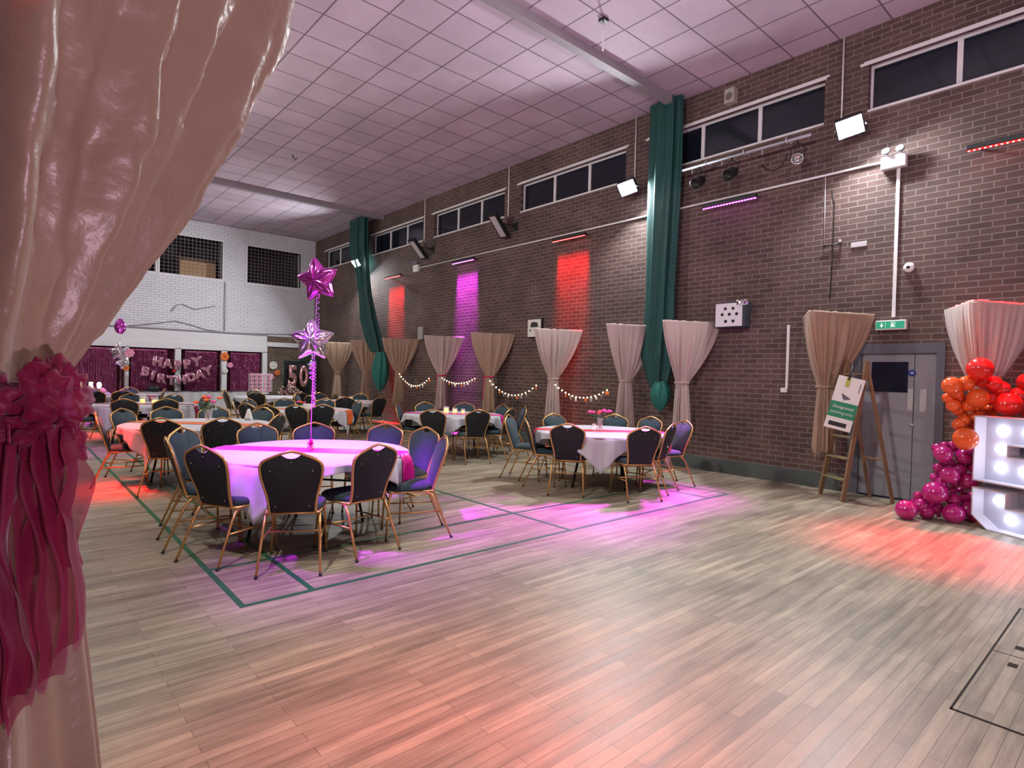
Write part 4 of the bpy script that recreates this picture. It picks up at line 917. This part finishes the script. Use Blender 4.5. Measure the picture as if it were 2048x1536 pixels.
for i in range(6):
    f = (i+1)/6.6; a = f1.lerp(ap1, f); b_ = f2.lerp(ap2, f); c = (a+b_)/2; d_ = (b_-a); bm = B()
    M = Matrix.Translation(c) @ Matrix.Rotation(math.atan2(d_.y, d_.x), 4, 'Z'); cbox(bm, (0, 0, 0), (d_.length-.02, .09, .022), M=M); obj('step', bm, M_step, lad)
bar(k1.lerp(ap1, .3), k2.lerp(ap2, .3), .03, .02, M_wood, 'rear_brace', lad)
sg = thing('hanging_sign', 'white sign with a green Designated smoking area panel hung askew on the ladder', 'sign')
# board hung askew, its face turned to the hall
o_ = Vector((7.985, 2.725, 1.255)); xr = Vector((.30, -.95, 0)).normalized()
rot = R(-13); nrm = Vector((-.95, -.30, .12)).normalized(); ux = xr; uz = nrm.cross(ux)*-1
uz = Vector((0, 0, 1)); uz = (uz-nrm*uz.dot(nrm)).normalized(); ux = uz.cross(nrm)*1
if ux.dot(Vector((0, -1, 0))) < 0: ux = -ux
ux2 = ux*math.cos(rot)+uz*math.sin(rot); uz2 = -ux*math.sin(rot)+uz*math.cos(rot)
MS = Matrix((ux2, uz2, nrm)).transposed().to_4x4(); MS.translation = o_
bm = B(); rbox(bm, (0, 0, 0), (.30, .68, .006), .002, M=MS); sb = obj('sign_board', bm, M_whiteplastic, sg)
bm = B(); cbox(bm, (0, -.09, .0045), (.30, .20, .002), M=MS); gp = obj('green_panel', bm, M_greensign, sb)
text_mesh('sign_text', 'Designated', .052, .0008, 0, M_whiteplastic, MS @ Matrix.Translation((0, -.055, .0068)), gp)
text_mesh('sign_text', 'smoking area', .047, .0008, 0, M_whiteplastic, MS @ Matrix.Translation((0, -.125, .0068)), gp)
bm = B(); cbox(bm, (-.01, -.275, .0042), (.20, .055, .002), M=MS); obj('black_strip', bm, M_black, sb)
bm = B(); prism(bm, [(-.05, .12), (-.03, .05), (.05, .075), (.045, .06), (-.022, .035), (-.062, .115)], .003, .0045, 2); bmesh.ops.transform(bm, matrix=MS, verts=bm.verts); obj('printed_mark', bm, mat('grey_print', (.25, .25, .27), .5), sb)
bm = B(); cbox(bm, (.115, .22, .0042), (.014, .12, .002), M=MS); obj('grey_slot', bm, mat('grey_print', (.25, .25, .27), .5), sb)
bm = B(); tube(bm, [MS @ Vector((-.03, .30, .01)), MS @ Vector((-.03, .36, .015)), (8.22, 2.72, 1.74), (8.3, 2.74, 1.80)], .012, 6); obj('hanging_strap', bm, M_black, sg)
bm = B(); cbox(bm, (-.03, .27, .008), (.045, .12, .012), M=MS); obj('strap_clip', bm, mat('lime_plastic', (.45, .50, .08), .5), sg)

# ------------------------------------------------------------------ light-up number and balloon garland
fx = Vector((-.485, -.875, 0)).normalized(); nb = Vector((-.875, .485, 0)).normalized(); p0 = Vector((7.885, 1.40, 0))-nb*.17
MN = Matrix((fx, Vector((0, 0, 1)), nb*1)).transposed().to_4x4(); MN.translation = p0
num = thing('light_up_number', 'giant white light-up number five with glowing bulbs', 'light-up number')
out5 = [(.17, 0), (.78, 0), (.95, .13), (.95, .66), (.80, .80), (.36, .80), (.36, .91), (.92, .91), (.92, 1.2), (0, 1.2), (0, .50), (.60, .50), (.60, .27), (.36, .27), (.36, .43), (0, .43), (0, .13)]
MX = MN @ Matrix.Diagonal((1, 1, -1, 1))
bm = B(); prism(bm, out5, 0, .02, 2); bmesh.ops.transform(bm, matrix=MN, verts=bm.verts); M_num = mat('white_number_panel', (.50, .52, .66), .5); bp_ = obj('back_board', bm, M_num, num)
bm = B(); n5 = len(out5)
def inset(pts, d):
    r = []
    for i in range(len(pts)):
        a, b_, c = Vector(pts[i-1]), Vector(pts[i]), Vector(pts[(i+1) % len(pts)]); e1 = (b_-a).normalized(); e2 = (c-b_).normalized()
        n1 = Vector((-e1.y, e1.x)); n2 = Vector((-e2.y, e2.x)); m_ = (n1+n2); m_ = m_/max(.3, m_.dot(n1)) if m_.length > 1e-6 else n1; r.append(tuple(b_+m_*d))
    return r
in5 = inset(out5, .014); rim = [[bm.verts.new((p[0], p[1], z)) for p in pts] for pts, z in ((out5, 0), (out5, .17), (in5, .17), (in5, .02))]
for a, b_ in zip(rim, rim[1:]):
    for k in range(n5): bm.faces.new([a[k], a[(k+1) % n5], b_[(k+1) % n5], b_[k]])
bmesh.ops.transform(bm, matrix=MN, verts=bm.verts); obj('rim', bm, mat('white_rim', (.62, .60, .68), .45), num)
M_bulb = mat('white_bulb', (1, 1, 1), .3, emit=(.88, .92, 1), estr=7)
for (a, b_) in ((.19, 1.055), (.44, 1.055), (.69, 1.055), (.18, .86), (.18, .66), (.42, .65), (.65, .65), (.79, .50), (.78, .30), (.18, .31), (.30, .135), (.52, .12), (.71, .14)):
    bm = B(); sphere(bm, (0, 0, 0), .036, 12, 8); bmesh.ops.transform(bm, matrix=MN @ Matrix.Translation((a, b_, .055)), verts=bm.verts); obj('bulb', bm, M_bulb, num)
BAL = [(7.939,1.376,1.701,0.121,'r'),(7.814,1.591,1.513,0.095,'o'),(7.953,1.498,1.542,0.081,'o'),(8.101,1.371,1.577,0.087,'r'),(8.093,1.286,1.542,0.086,'r'),(8.133,1.222,1.492,0.08,'r'),(7.9,1.57,1.442,0.063,'o'),(7.914,1.651,1.378,0.054,'o'),(7.979,1.391,1.382,0.104,'o'),(8.096,1.299,1.377,0.069,'r'),(7.931,1.597,1.296,0.071,'o'),(8.019,1.485,1.294,0.068,'o'),(8.219,1.321,1.254,0.073,'o'),(8.203,1.248,1.439,0.063,'r'),(8.088,1.159,1.326,0.125,'r'),(8.281,1.11,1.429,0.076,'r'),(8.381,1.081,1.34,0.07,'r'),(8.358,1.04,1.566,0.097,'r'),(8.396,1.036,1.268,0.076,'r'),(7.997,1.563,1.389,0.057,'o'),(7.962,1.547,1.086,0.068,'o'),(7.991,1.499,1.127,0.059,'o'),(8.093,1.441,1.158,0.068,'o'),(8.093,1.468,1.072,0.054,'o'),(8.118,1.436,1.066,0.05,'o'),(7.823,1.462,0.943,0.116,'o'),(7.996,1.571,1.243,0.057,'o'),(8.129,1.401,1.236,0.063,'o'),(8.051,1.531,1.183,0.05,'o'),(8.029,1.754,0.793,0.055,'p'),(8.007,1.68,0.833,0.046,'p'),(8.075,1.625,0.835,0.05,'p'),(7.856,1.658,0.754,0.088,'p'),(8.129,1.596,0.773,0.04,'p'),(8.045,1.504,0.728,0.085,'p'),(8.147,1.462,0.741,0.083,'p'),(8.037,1.68,0.637,0.04,'p'),(8.031,1.623,0.653,0.04,'p'),(7.989,1.726,0.58,0.055,'p'),(7.88,1.6,0.524,0.093,'p'),(8.079,1.555,0.58,0.072,'p'),(8.166,1.438,0.62,0.071,'p'),(7.994,1.749,0.46,0.058,'p'),(7.92,1.681,0.423,0.057,'p'),(8.072,1.471,0.455,0.088,'p'),(8.062,1.585,0.423,0.05,'p'),(8.07,1.602,0.334,0.04,'p'),(8.058,1.657,0.35,0.032,'p'),(7.816,1.711,0.315,0.119,'p'),(8.175,1.554,0.323,0.04,'p'),(8.001,1.586,0.238,0.074,'p'),(8.173,1.515,0.268,0.055,'p'),(8.18,1.527,0.218,0.046,'p'),(8.219,1.449,0.258,0.065,'p'),(7.869,1.883,0.248,0.049,'p'),(7.895,1.837,0.253,0.044,'p'),(7.838,1.847,0.149,0.075,'p'),(7.641,1.934,0.112,0.106,'p'),(7.88,1.917,0.178,0.041,'p'),(8.001,1.8,0.16,0.035,'p'),(8.03,1.785,0.096,0.035,'p'),(7.949,1.723,0.126,0.066,'p'),(7.869,1.798,0.084,0.081,'p'),(8.096,1.466,0.14,0.082,'p'),(7.891,1.552,0.107,0.104,'p'),(8.145,1.435,0.067,0.064,'p'),(8.115,1.736,0.032,0.029,'p'),(8.252,1.425,0.49,0.065,'p'),(8.003,1.659,0.573,0.036,'p'),(8.208,1.502,0.046,0.043,'p'),(8.129,1.55,0.484,0.043,'p')]
bm = B(); lathe(bm, [(0, 1.03), (.30, .97), (.62, .76), (.86, .45), (.985, .12), (1., -.05), (.96, -.30), (.84, -.56), (.60, -.83), (.33, -1.02), (.12, -1.12), (.04, -1.17), (.05, -1.20), (0, -1.2)], 28)
me_b = {}
b0 = bmesh.new(); me = bpy.data.meshes.new('latex_balloon'); bm.normal_update(); bm.to_mesh(me); bm.free(); b0.free(); me.polygons.foreach_set('use_smooth', [True]*len(me.polygons)); me.materials.append(M_balred)
BM_ = {'r': M_balred, 'o': M_balor, 'p': M_balpk}; CN = {'r': 'red', 'o': 'orange', 'p': 'magenta'}
gc = Vector((8.05, 1.25)); rb = random.Random(4)
srt = sorted(range(len(BAL)), key=lambda i: -BAL[i][3]); rank = {i: n for n, i in enumerate(srt)}
for i, (x, y, z, r, c) in enumerate(BAL):
    o = bpy.data.objects.new('balloon', me); COL.objects.link(o)
    if not me.materials: me.materials.append(BM_[c])
    o.location = (x, y, z); o.scale = (r*1.05, r*1.05, r*1.02)
    o.material_slots[0].link = 'OBJECT'; o.material_slots[0].material = BM_[c]
    d = Vector((-(.9+rb.uniform(-.5, .5)), rb.uniform(-.6, .9), rb.uniform(-.5, .5))).normalized()
    if z < r+.02: o.location.z = r*1.02; d = Vector((-.2, .3, .9)).normalized()
    o.rotation_euler = d.to_track_quat('Z', 'Y').to_euler()
    where = 'low near the floor' if z < .35 else 'in the lower half' if z < .75 else 'halfway up' if z < 1.15 else 'high up' if z < 1.6 else 'at the very top'
    side = 'nearest the door' if y > 1.75 else 'beside the door frame' if y > 1.55 else 'next to the lit number' if y > 1.32 else 'above the lit number'
    size = 'large' if r > .083 else 'medium' if r > .055 else 'small'
    o['label'] = '%s %s balloon of the garland, %s, %s' % (size, CN[c], where, side); o['category'] = 'balloon'; o['group'] = '%s %s balloons %s %s' % (size, CN[c], where, side)

# ------------------------------------------------------------------ the far end of the hall
for i, (a, b_, lb) in enumerate(((1.60, 2.62, 'shimmering pink foil curtain nearest the cake table'), (2.99, 3.98, 'shimmering pink foil curtain behind the first letters of the birthday banner'), (4.50, 5.45, 'shimmering pink foil curtain behind the last letters of the birthday banner'), (5.90, 6.86, 'shimmering pink foil curtain nearest the paper flowers by the brick recess'))):
    rnd = random.Random(i); n = 150
    def f(u, v): return (a+(b_-a)*u, L+.06+rnd.uniform(-.012, .012)+.022*math.sin(u*97+i)+.018*math.sin(u*211+v*4)+.012*math.sin(v*31+u*400), 2.03-1.9*v)
    bm = B(); grid(bm, n, 40, f, smooth=False); box(bm, (a, L+.04, 2.0), (b_, L+.085, 2.05)); tag(obj('foil_curtain', bm, M_foil), lb, 'foil curtain', 'foil fringe curtains')
LET = [('H', 3.63, 1.65, 8), ('A', 3.91, 1.59, 3), ('P', 4.20, 1.55, 0), ('P', 4.46, 1.59, -4), ('Y', 4.74, 1.68, -8), ('B', 3.30, 1.33, 14), ('I', 3.51, 1.21, 10), ('R', 3.74, 1.12, 7), ('T', 4.02, 1.06, 2), ('H', 4.31, 1.08, -3), ('D', 4.59, 1.16, -7), ('A', 4.84, 1.27, -12), ('Y', 5.08, 1.38, -18)]
M_letfoil = mat('pale_pink_foil', (.80, .42, .55), .20, .8)
seen = {}
for i, (c, x, z, ro) in enumerate(LET):
    o = text_mesh('letter_balloon', c, .36, .012, .028, M_letfoil, Matrix.Rotation(PI/2, 4, 'X') @ Matrix.Rotation(R(-ro), 4, 'Z'), None, 3, .004)
    o.location = (x, L-.36, z); o['label'] = 'pink foil letter balloon %s in the %s row of the birthday banner' % (c+(' first' if i == 2 else ' second' if i == 3 else ''), 'HAPPY' if i < 5 else 'BIRTHDAY'); o['category'] = 'letter balloon'; o['group'] = 'foil letters of the birthday banner'
bm = B(); tube(bm, [(3.05, L-.02, 1.75), (3.4, L-.36, 1.70), (3.63, L-.36, 1.80), (4.2, L-.36, 1.70), (4.74, L-.36, 1.82), (5.0, L-.36, 1.72), (5.62, L-.03, 1.80)], .004, 4); tag(obj('banner_string', bm, M_silver), 'thin string carrying the HAPPY row of letter balloons', 'string')
bm = B(); tube(bm, [(2.87, L-.03, 1.62), (3.30, L-.36, 1.48), (3.74, L-.36, 1.26), (4.02, L-.36, 1.20), (4.31, L-.36, 1.22), (4.84, L-.36, 1.42), (5.08, L-.36, 1.53), (5.66, L-.03, 1.60)], .004, 4); tag(obj('banner_string', bm, M_silver), 'thin string carrying the BIRTHDAY row of letter balloons', 'string')
bm = B(); lathe(bm, [(0, 0), (.035, .04), (.055, .08), (.045, .11), (0, .12)], 12, (4.10, L-.33, 1.30), M=None); tag(obj('paper_heart', bm, mat('bright_red_paper', (.75, .01, .02), .5)), 'small red puff between the two rows of the birthday banner', 'decoration')
def flower(x, z, r, m, lb, n=8, y=L-.06, mc=None):
    t = thing('paper_flower', lb, 'paper flower', (x, y, z))
    bm = B()
    for k in range(n):
        a = 2*PI*k/n; lathe(bm, [(0, 0), (r*.26, .004), (r*.33, .014), (r*.2, .022), (0, .018)], 12, M=Matrix.Translation((r*.66*math.cos(a), 0, r*.66*math.sin(a))) @ Matrix.Rotation(PI/2, 4, 'X'))
    lathe(bm, [(0, .02), (r*.6, .012), (r*.62, 0)], 20, M=Matrix.Rotation(PI/2, 4, 'X')); obj('petals', bm, m, t)
    bm = B(); lathe(bm, [(0, .04), (r*.16, .035), (r*.22, .015)], 14, M=Matrix.Rotation(PI/2, 4, 'X')); obj('flower_centre', bm, mc or m, t)
M_oc = mat('deep_orange_centre', (.55, .07, .02), .7)
flower(5.67, 1.90, .155, M_orpaper, 'large orange paper flower on the white post before the last foil curtain', mc=M_oc); flower(5.85, 1.61, .10, M_pinkpaper, 'pink paper flower under the large orange one'); flower(5.70, 1.41, .095, M_whpaper, 'small white paper flower at the bottom of the orange and pink group')
flower(7.32, 1.64, .16, M_whpaper, 'large white paper flower on the brown brick recess', y=L-.02); flower(7.46, 1.38, .11, M_orpaper, 'orange paper flower below the large white one', y=L-.02, mc=M_oc); flower(7.27, 1.23, .10, M_pinkpaper, 'pink paper flower lowest on the brown brick recess', y=L-.02)
flower(2.92, 1.90, .15, M_pinkpaper, 'pink paper flower on the first white post behind the silver star'); flower(2.80, 1.60, .13, M_whpaper, 'white paper flower behind the silver star balloon'); flower(2.84, 1.44, .10, M_orpaper, 'orange paper flower on the first white post', mc=M_oc)
star_balloon('star_balloon', M_magfoil, .235, (2.23, 17.83, 2.50), 0, R(72), 'magenta star balloon seen nearly edge-on against the white wall', thick=.13)
star_balloon('star_balloon', M_silver, .235, (2.20, 17.86, 1.86), R(6), R(-12), 'silver star balloon in front of the first foil curtain')
star_balloon('star_balloon', M_silver, .20, (2.30, 17.90, 1.60), R(30), R(20), 'lower silver star balloon in front of the first foil curtain')
bm = B(); tube(bm, [(2.24, 17.85, .80), (2.26, 17.85, 1.2), (2.23, 17.85, 1.7), (2.24, 17.85, 2.25)], .004, 5); tag(obj('balloon_ribbon', bm, M_silver), 'thin silver ribbon of the far star balloons', 'ribbon')
w = thing('balloon_weight', 'silver balloon weight on the table nearest the cake table', 'balloon weight', (2.24, 17.85, ZT)); bm = B(); lathe(bm, [(0, 0), (.035, 0), (.03, .03), (0, .04)], 14); obj('weight_base', bm, M_silver, w)
star_balloon('star_balloon', M_silver, .19, (7.70, 18.9, 1.68), R(10), R(-10), 'silver star balloon half hidden behind the lower near star')
bm = B(); tube(bm, [(7.72, 18.9, 1.5), (7.74, 18.9, 1.0), (7.72, 18.9, .06)], .004, 5); q = tag(obj('balloon_ribbon', bm, M_silver), 'ribbon of the silver star half hidden behind the near star', 'ribbon'); bm = B(); lathe(bm, [(0, 0), (.05, 0), (.045, .05), (0, .06)], 12, (7.72, 18.9, 0)); obj('weight', bm, M_silver, q)
# photo stand with the foil 50
t = thing('display_stand', 'dark display stand behind the foil number fifty', 'stand', (7.55, 20.35, 0))
bm = B(); box(bm, (-.25, 0, .45), (.62, .03, 1.80)); obj('black_panel', bm, M_black, t)
bm = B()
for x in (-.26, .62): tube(bm, [(x, .0, 0), (x, 0, 1.82)], .014, 7)
tube(bm, [(-.26, 0, 1.82), (.62, 0, 1.82)], .014, 7); tube(bm, [(-.26, -.18, .01), (-.26, .18, .01)], .014, 6); tube(bm, [(.62, -.18, .01), (.62, .18, .01)], .014, 6); obj('stand_frame', bm, mat('dark_green_metal', (.01, .05, .03), .4), t)
for c, x, lb in (('5', 7.56, 'rose gold foil number balloon five on the dark stand'), ('0', 7.95, 'rose gold foil number balloon zero on the dark stand')):
    o = text_mesh('number_balloon', c, .98, .02, .075, M_rosegold, Matrix.Rotation(PI/2, 4, 'X') @ Matrix.Diagonal((.62, 1, 1, 1)), None, 4, -.02); o.location = (x, 20.24, 1.24); o['label'] = lb; o['category'] = 'number balloon'
def f(u, v): return (8.02+.62*u, 20.7+.03*math.sin(u*40)+.01*math.sin(v*5), 2.3-2.28*v)
bm = B(); grid(bm, 60, 6, f); tag(obj('black_curtain', bm, mat('black_velvet', (.012, .012, .016), .7, sheen=.4)), 'black curtain hanging in the corner beside the foil number fifty', 'curtain')
bm = B(); tube(bm, [(8.0, 20.72, 2.31), (W-.05, 20.72, 2.31)], .014, 6); tube(bm, [(8.0, 20.72, 0), (8.0, 20.72, 2.31)], .014, 6); tag(obj('curtain_pole', bm, M_blackmetal), 'thin dark pole carrying the black corner curtain', 'pole')
# dried flower arrangement on a low dark table
t = thing('side_table', 'small dark side table under the dried flower arrangement', 'side table', (7.25, 19.6, 0))
bm = B(); rbox(bm, (0, 0, .43), (.7, .45, .04), .005); obj('table_top', bm, M_black, t)
for a in (-1, 1):
    for b_ in (-1, 1): bm = B(); tube(bm, [(a*.3, b_*.18, .41), (a*.3, b_*.18, 0)], .018, 6); obj('leg', bm, M_black, t)
t = thing('dried_flowers', 'bushy arrangement of pale pink dried flowers below the foil fifty', 'flower arrangement', (7.25, 19.6, .455)); rnd = random.Random(2)
bm = B(); lathe(bm, [(0, 0), (.12, 0), (.16, .12), (.14, .2), (0, .2)], 16); obj('basket', bm, M_brown, t)
for m_, n_ in ((mat('dried_pink', (.50, .27, .25), .8), 70), (mat('dried_cream', (.55, .48, .38), .8), 50), (mat('dried_plum', (.12, .03, .05), .8), 60)):
    bm = B()
    for i in range(n_):
        a = rnd.uniform(0, 2*PI); el = rnd.uniform(-.1, 1.5); l = rnd.uniform(.15, .40); e = Vector((math.cos(a)*math.cos(el)*1.1, math.sin(a)*math.cos(el)*.6, math.sin(el)*.95))*l+Vector((0, 0, .16)); sphere(bm, e, rnd.uniform(.014, .032), 6, 4, 1.3)
        if i % 2: tube(bm, [(0, 0, .16), e], .003, 4)
    obj('blooms', bm, m_, t)
# buffet
t = thing('buffet_table', 'long buffet table with a white skirt along the far wall', 'buffet table', (4.6, 20.15, 0))
bm = B(); rbox(bm, (0, 0, .735), (3.3, .7, .03), .004); obj('table_top', bm, mat('dark_table_top', (.05, .04, .045), .5), t)
def f(u, v):
    x = -1.66+3.32*u; return (x, -.36-.010*math.sin(x*22)-.012*v*math.sin(x*15+1), .748-.72*v)
bm = B(); grid(bm, 160, 8, f); grid(bm, 20, 8, lambda u, v: (1.66+.01*math.sin(u*20), -.36+.7*u, .748-.72*v)); grid(bm, 20, 8, lambda u, v: (-1.66, -.36+.7*u, .748-.72*v)); grid(bm, 10, 3, lambda u, v: (-1.66+3.32*u, -.36+.22*v, .753)); o = obj('table_skirt', bm, M_cloth, t, smooth=True)
for a in (-1, 1):
    for b_ in (-1, 1): bm = B(); tube(bm, [(a*1.5, b_*.28, .72), (a*1.5, b_*.28, 0)], .02, 6); obj('leg', bm, M_blackmetal, t)
bm = B(); tube(bm, [(2.95+3.3*i/30, 19.80-.02*(i % 2), .775+.012*math.sin(i*1.3)) for i in range(31)], .013, 6); tag(obj('black_garland', bm, M_black), 'wavy black cord lying along the front edge of the buffet', 'cord')
t = thing('black_bag', 'black bag heaped on the buffet end behind a chair', 'bag', (3.35, 20.05, .752)); bm = B(); crumple(bm, (0, 0, .09), .11, 3, .3, 20, 14, (1.5, 1, .75)); obj('bag_body', bm, M_black, t, smooth=True); bm = B(); tube(bm, [(-.05, 0, .15), (-.03, 0, .23), (.04, 0, .23), (.06, 0, .15)], .01, 5); obj('bag_handle', bm, M_black, t)
# cake table
t = thing('cake_table', 'white-clothed cake table glowing purple in the far corner', 'cake table', (1.65, 20.15, 0))
bm = B(); rbox(bm, (0, 0, .72), (1.2, .6, .03), .004); obj('table_top', bm, M_white, t)
bm = B(); grid(bm, 120, 8, lambda u, v: ((.61+.012*v*math.sin(u*90))*(1 if (u*4) % 4 < 1 else 1)*[1, 1-((u*4) % 1)*2, -1, -1+((u*4) % 1)*2][int(u*4) % 4], [-.31+.62*((u*4) % 1), .31, .31-.62*((u*4) % 1), -.31][int(u*4) % 4]*(1+.03*v*math.sin(u*90)), .738-.70*v), close_u=True); grid(bm, 3, 3, lambda u, v: (-.61+1.22*u, -.31+.62*v, .7385)); obj('table_skirt', bm, M_cloth, t, smooth=False)
t = thing('cake_shelf', 'low white shelf on the cake table carrying the small lit letters', 'shelf', (1.72, 20.1, .742)); bm = B(); rbox(bm, (0, 0, .105), (.85, .22, .02), .003); rbox(bm, (-.40, 0, .05), (.02, .2, .095), .003); rbox(bm, (.40, 0, .05), (.02, .2, .095), .003); obj('shelf_board', bm, M_white, t)
for c, x, cn in (('I', 1.62, 'letter I'), ('5', 1.84, 'number five'), ('0', 2.03, 'number zero')):
    o = text_mesh('lit_letter', c, .20, .015, .008, mat('lit_cream_letter', (1, .9, .7), .4, emit=(1, .80, .50), estr=2.6), Matrix.Rotation(PI/2, 4, 'X'), None, 2, .006); o.location = (x, 20.06, .935); o['label'] = 'small glowing cream %s on the cake table shelf' % cn; o['category'] = 'light-up letter'
bm = B(); lathe(bm, [(0, 0), (.07, 0), (.07, .07), (.05, .075), (.05, .10), (0, .10)], 20, (2.12, 19.95, .742)); tag(obj('small_cake', bm, M_pinkpaper), 'small round pale cake at the end of the cake table', 'cake')
# rack of pink rings
t = thing('treat_rack', 'clear stand of pink ring doughnuts in rows beside the last foil curtain', 'treat stand', (6.42, 20.0, 0))
bm = B(); box(bm, (-.38, 0, .74), (.38, .012, 1.36)); obj('clear_panel', bm, M_clear, t); bm = B(); rbox(bm, (0, .04, .70), (.5, .3, .03), .003); tube(bm, [(0, .04, .7), (0, .04, .03)], .03, 8); lathe(bm, [(0, 0), (.2, 0), (.2, .02), (0, .03)], 20, (0, .04, 0)); obj('stand_foot', bm, M_white, t)
for i in range(5):
    for j in range(5):
        bm = B(); c = Vector((-.28+.14*i, -.02, 1.29-.125*j)); tube(bm, [c+Vector((.035*math.cos(a), 0, .035*math.sin(a))) for a in [2*PI*k/12 for k in range(12)]], .018, 6, closed=True); obj('doughnut', bm, M_pinkpaper, t)

# ------------------------------------------------------------------ soft uplight added behind us as fill to brighten the ceiling
M_up = mat('fill_uplighter_glow', (1, .8, .9), .4, emit=(1, .72, .86), estr=6)
for x, y, en in ((1.2, -6.0, 330), (6.6, -6.0, 50)):
    t = thing('fill_uplighter', 'added fill uplighter by the wall behind us near x %d' % x, 'uplighter', (x, y, 0)); t['label'] = 'added pink fill uplighter behind us towards the %s side' % ('curtain' if x < 3 else 'door')
    bm = B(); rbox(bm, (0, 0, .12), (.5, .3, .22), .02); obj('lamp_body', bm, M_black, t); bm = B(); rbox(bm, (0, 0, .235), (.44, .24, .01), .004); obj('lamp_glass', bm, M_up, t)
    area('uplight', (x, y, .26), (x+.0, y+3.4, H), .42, .22, en, (1, .68, .90), 150)

# world: night outside
wd = bpy.data.worlds.new('night'); wd.use_nodes = True; wd.node_tree.nodes['Background'].inputs[0].default_value = (.01, .012, .02, 1); wd.node_tree.nodes['Background'].inputs[1].default_value = .5; sc.world = wd

# ------------------------------------------------------------------ camera
cam = bpy.data.cameras.new('camera'); cam.sensor_width = 36; cam.lens = 1158.226*36/2048; cam.clip_start = .05; cam.clip_end = 100
co = bpy.data.objects.new('camera', cam); COL.objects.link(co)
yaw, pitch, roll = R(41.266), R(-.929), R(1.381)
F = Vector((math.sin(yaw)*math.cos(pitch), math.cos(yaw)*math.cos(pitch), math.sin(pitch))); R0 = Vector((math.cos(yaw), -math.sin(yaw), 0)); U0 = R0.cross(F)
Rr = R0*math.cos(roll)+U0*math.sin(roll); Uu = -R0*math.sin(roll)+U0*math.cos(roll)
Mc = Matrix((Rr, Uu, -F)).transposed().to_4x4(); Mc.translation = (0, 0, 1.52); co.matrix_world = Mc
sc.camera = co
sc.view_settings.view_transform = 'Standard'; sc.view_settings.look = 'None'; sc.view_settings.gamma = 1; sc.view_settings.use_curve_mapping = False
sc.view_settings.exposure = 0.66
try:
    sc.cycles.use_denoising = True; sc.cycles.max_bounces = 6; sc.cycles.diffuse_bounces = 3; sc.cycles.glossy_bounces = 3; sc.cycles.transmission_bounces = 4; sc.cycles.use_adaptive_sampling = True; sc.cycles.adaptive_threshold = .02; sc.cycles.transparent_max_bounces = 8
    sc.cycles.sample_clamp_indirect = 6; sc.cycles.caustics_reflective = False; sc.cycles.caustics_refractive = False
except Exception: pass
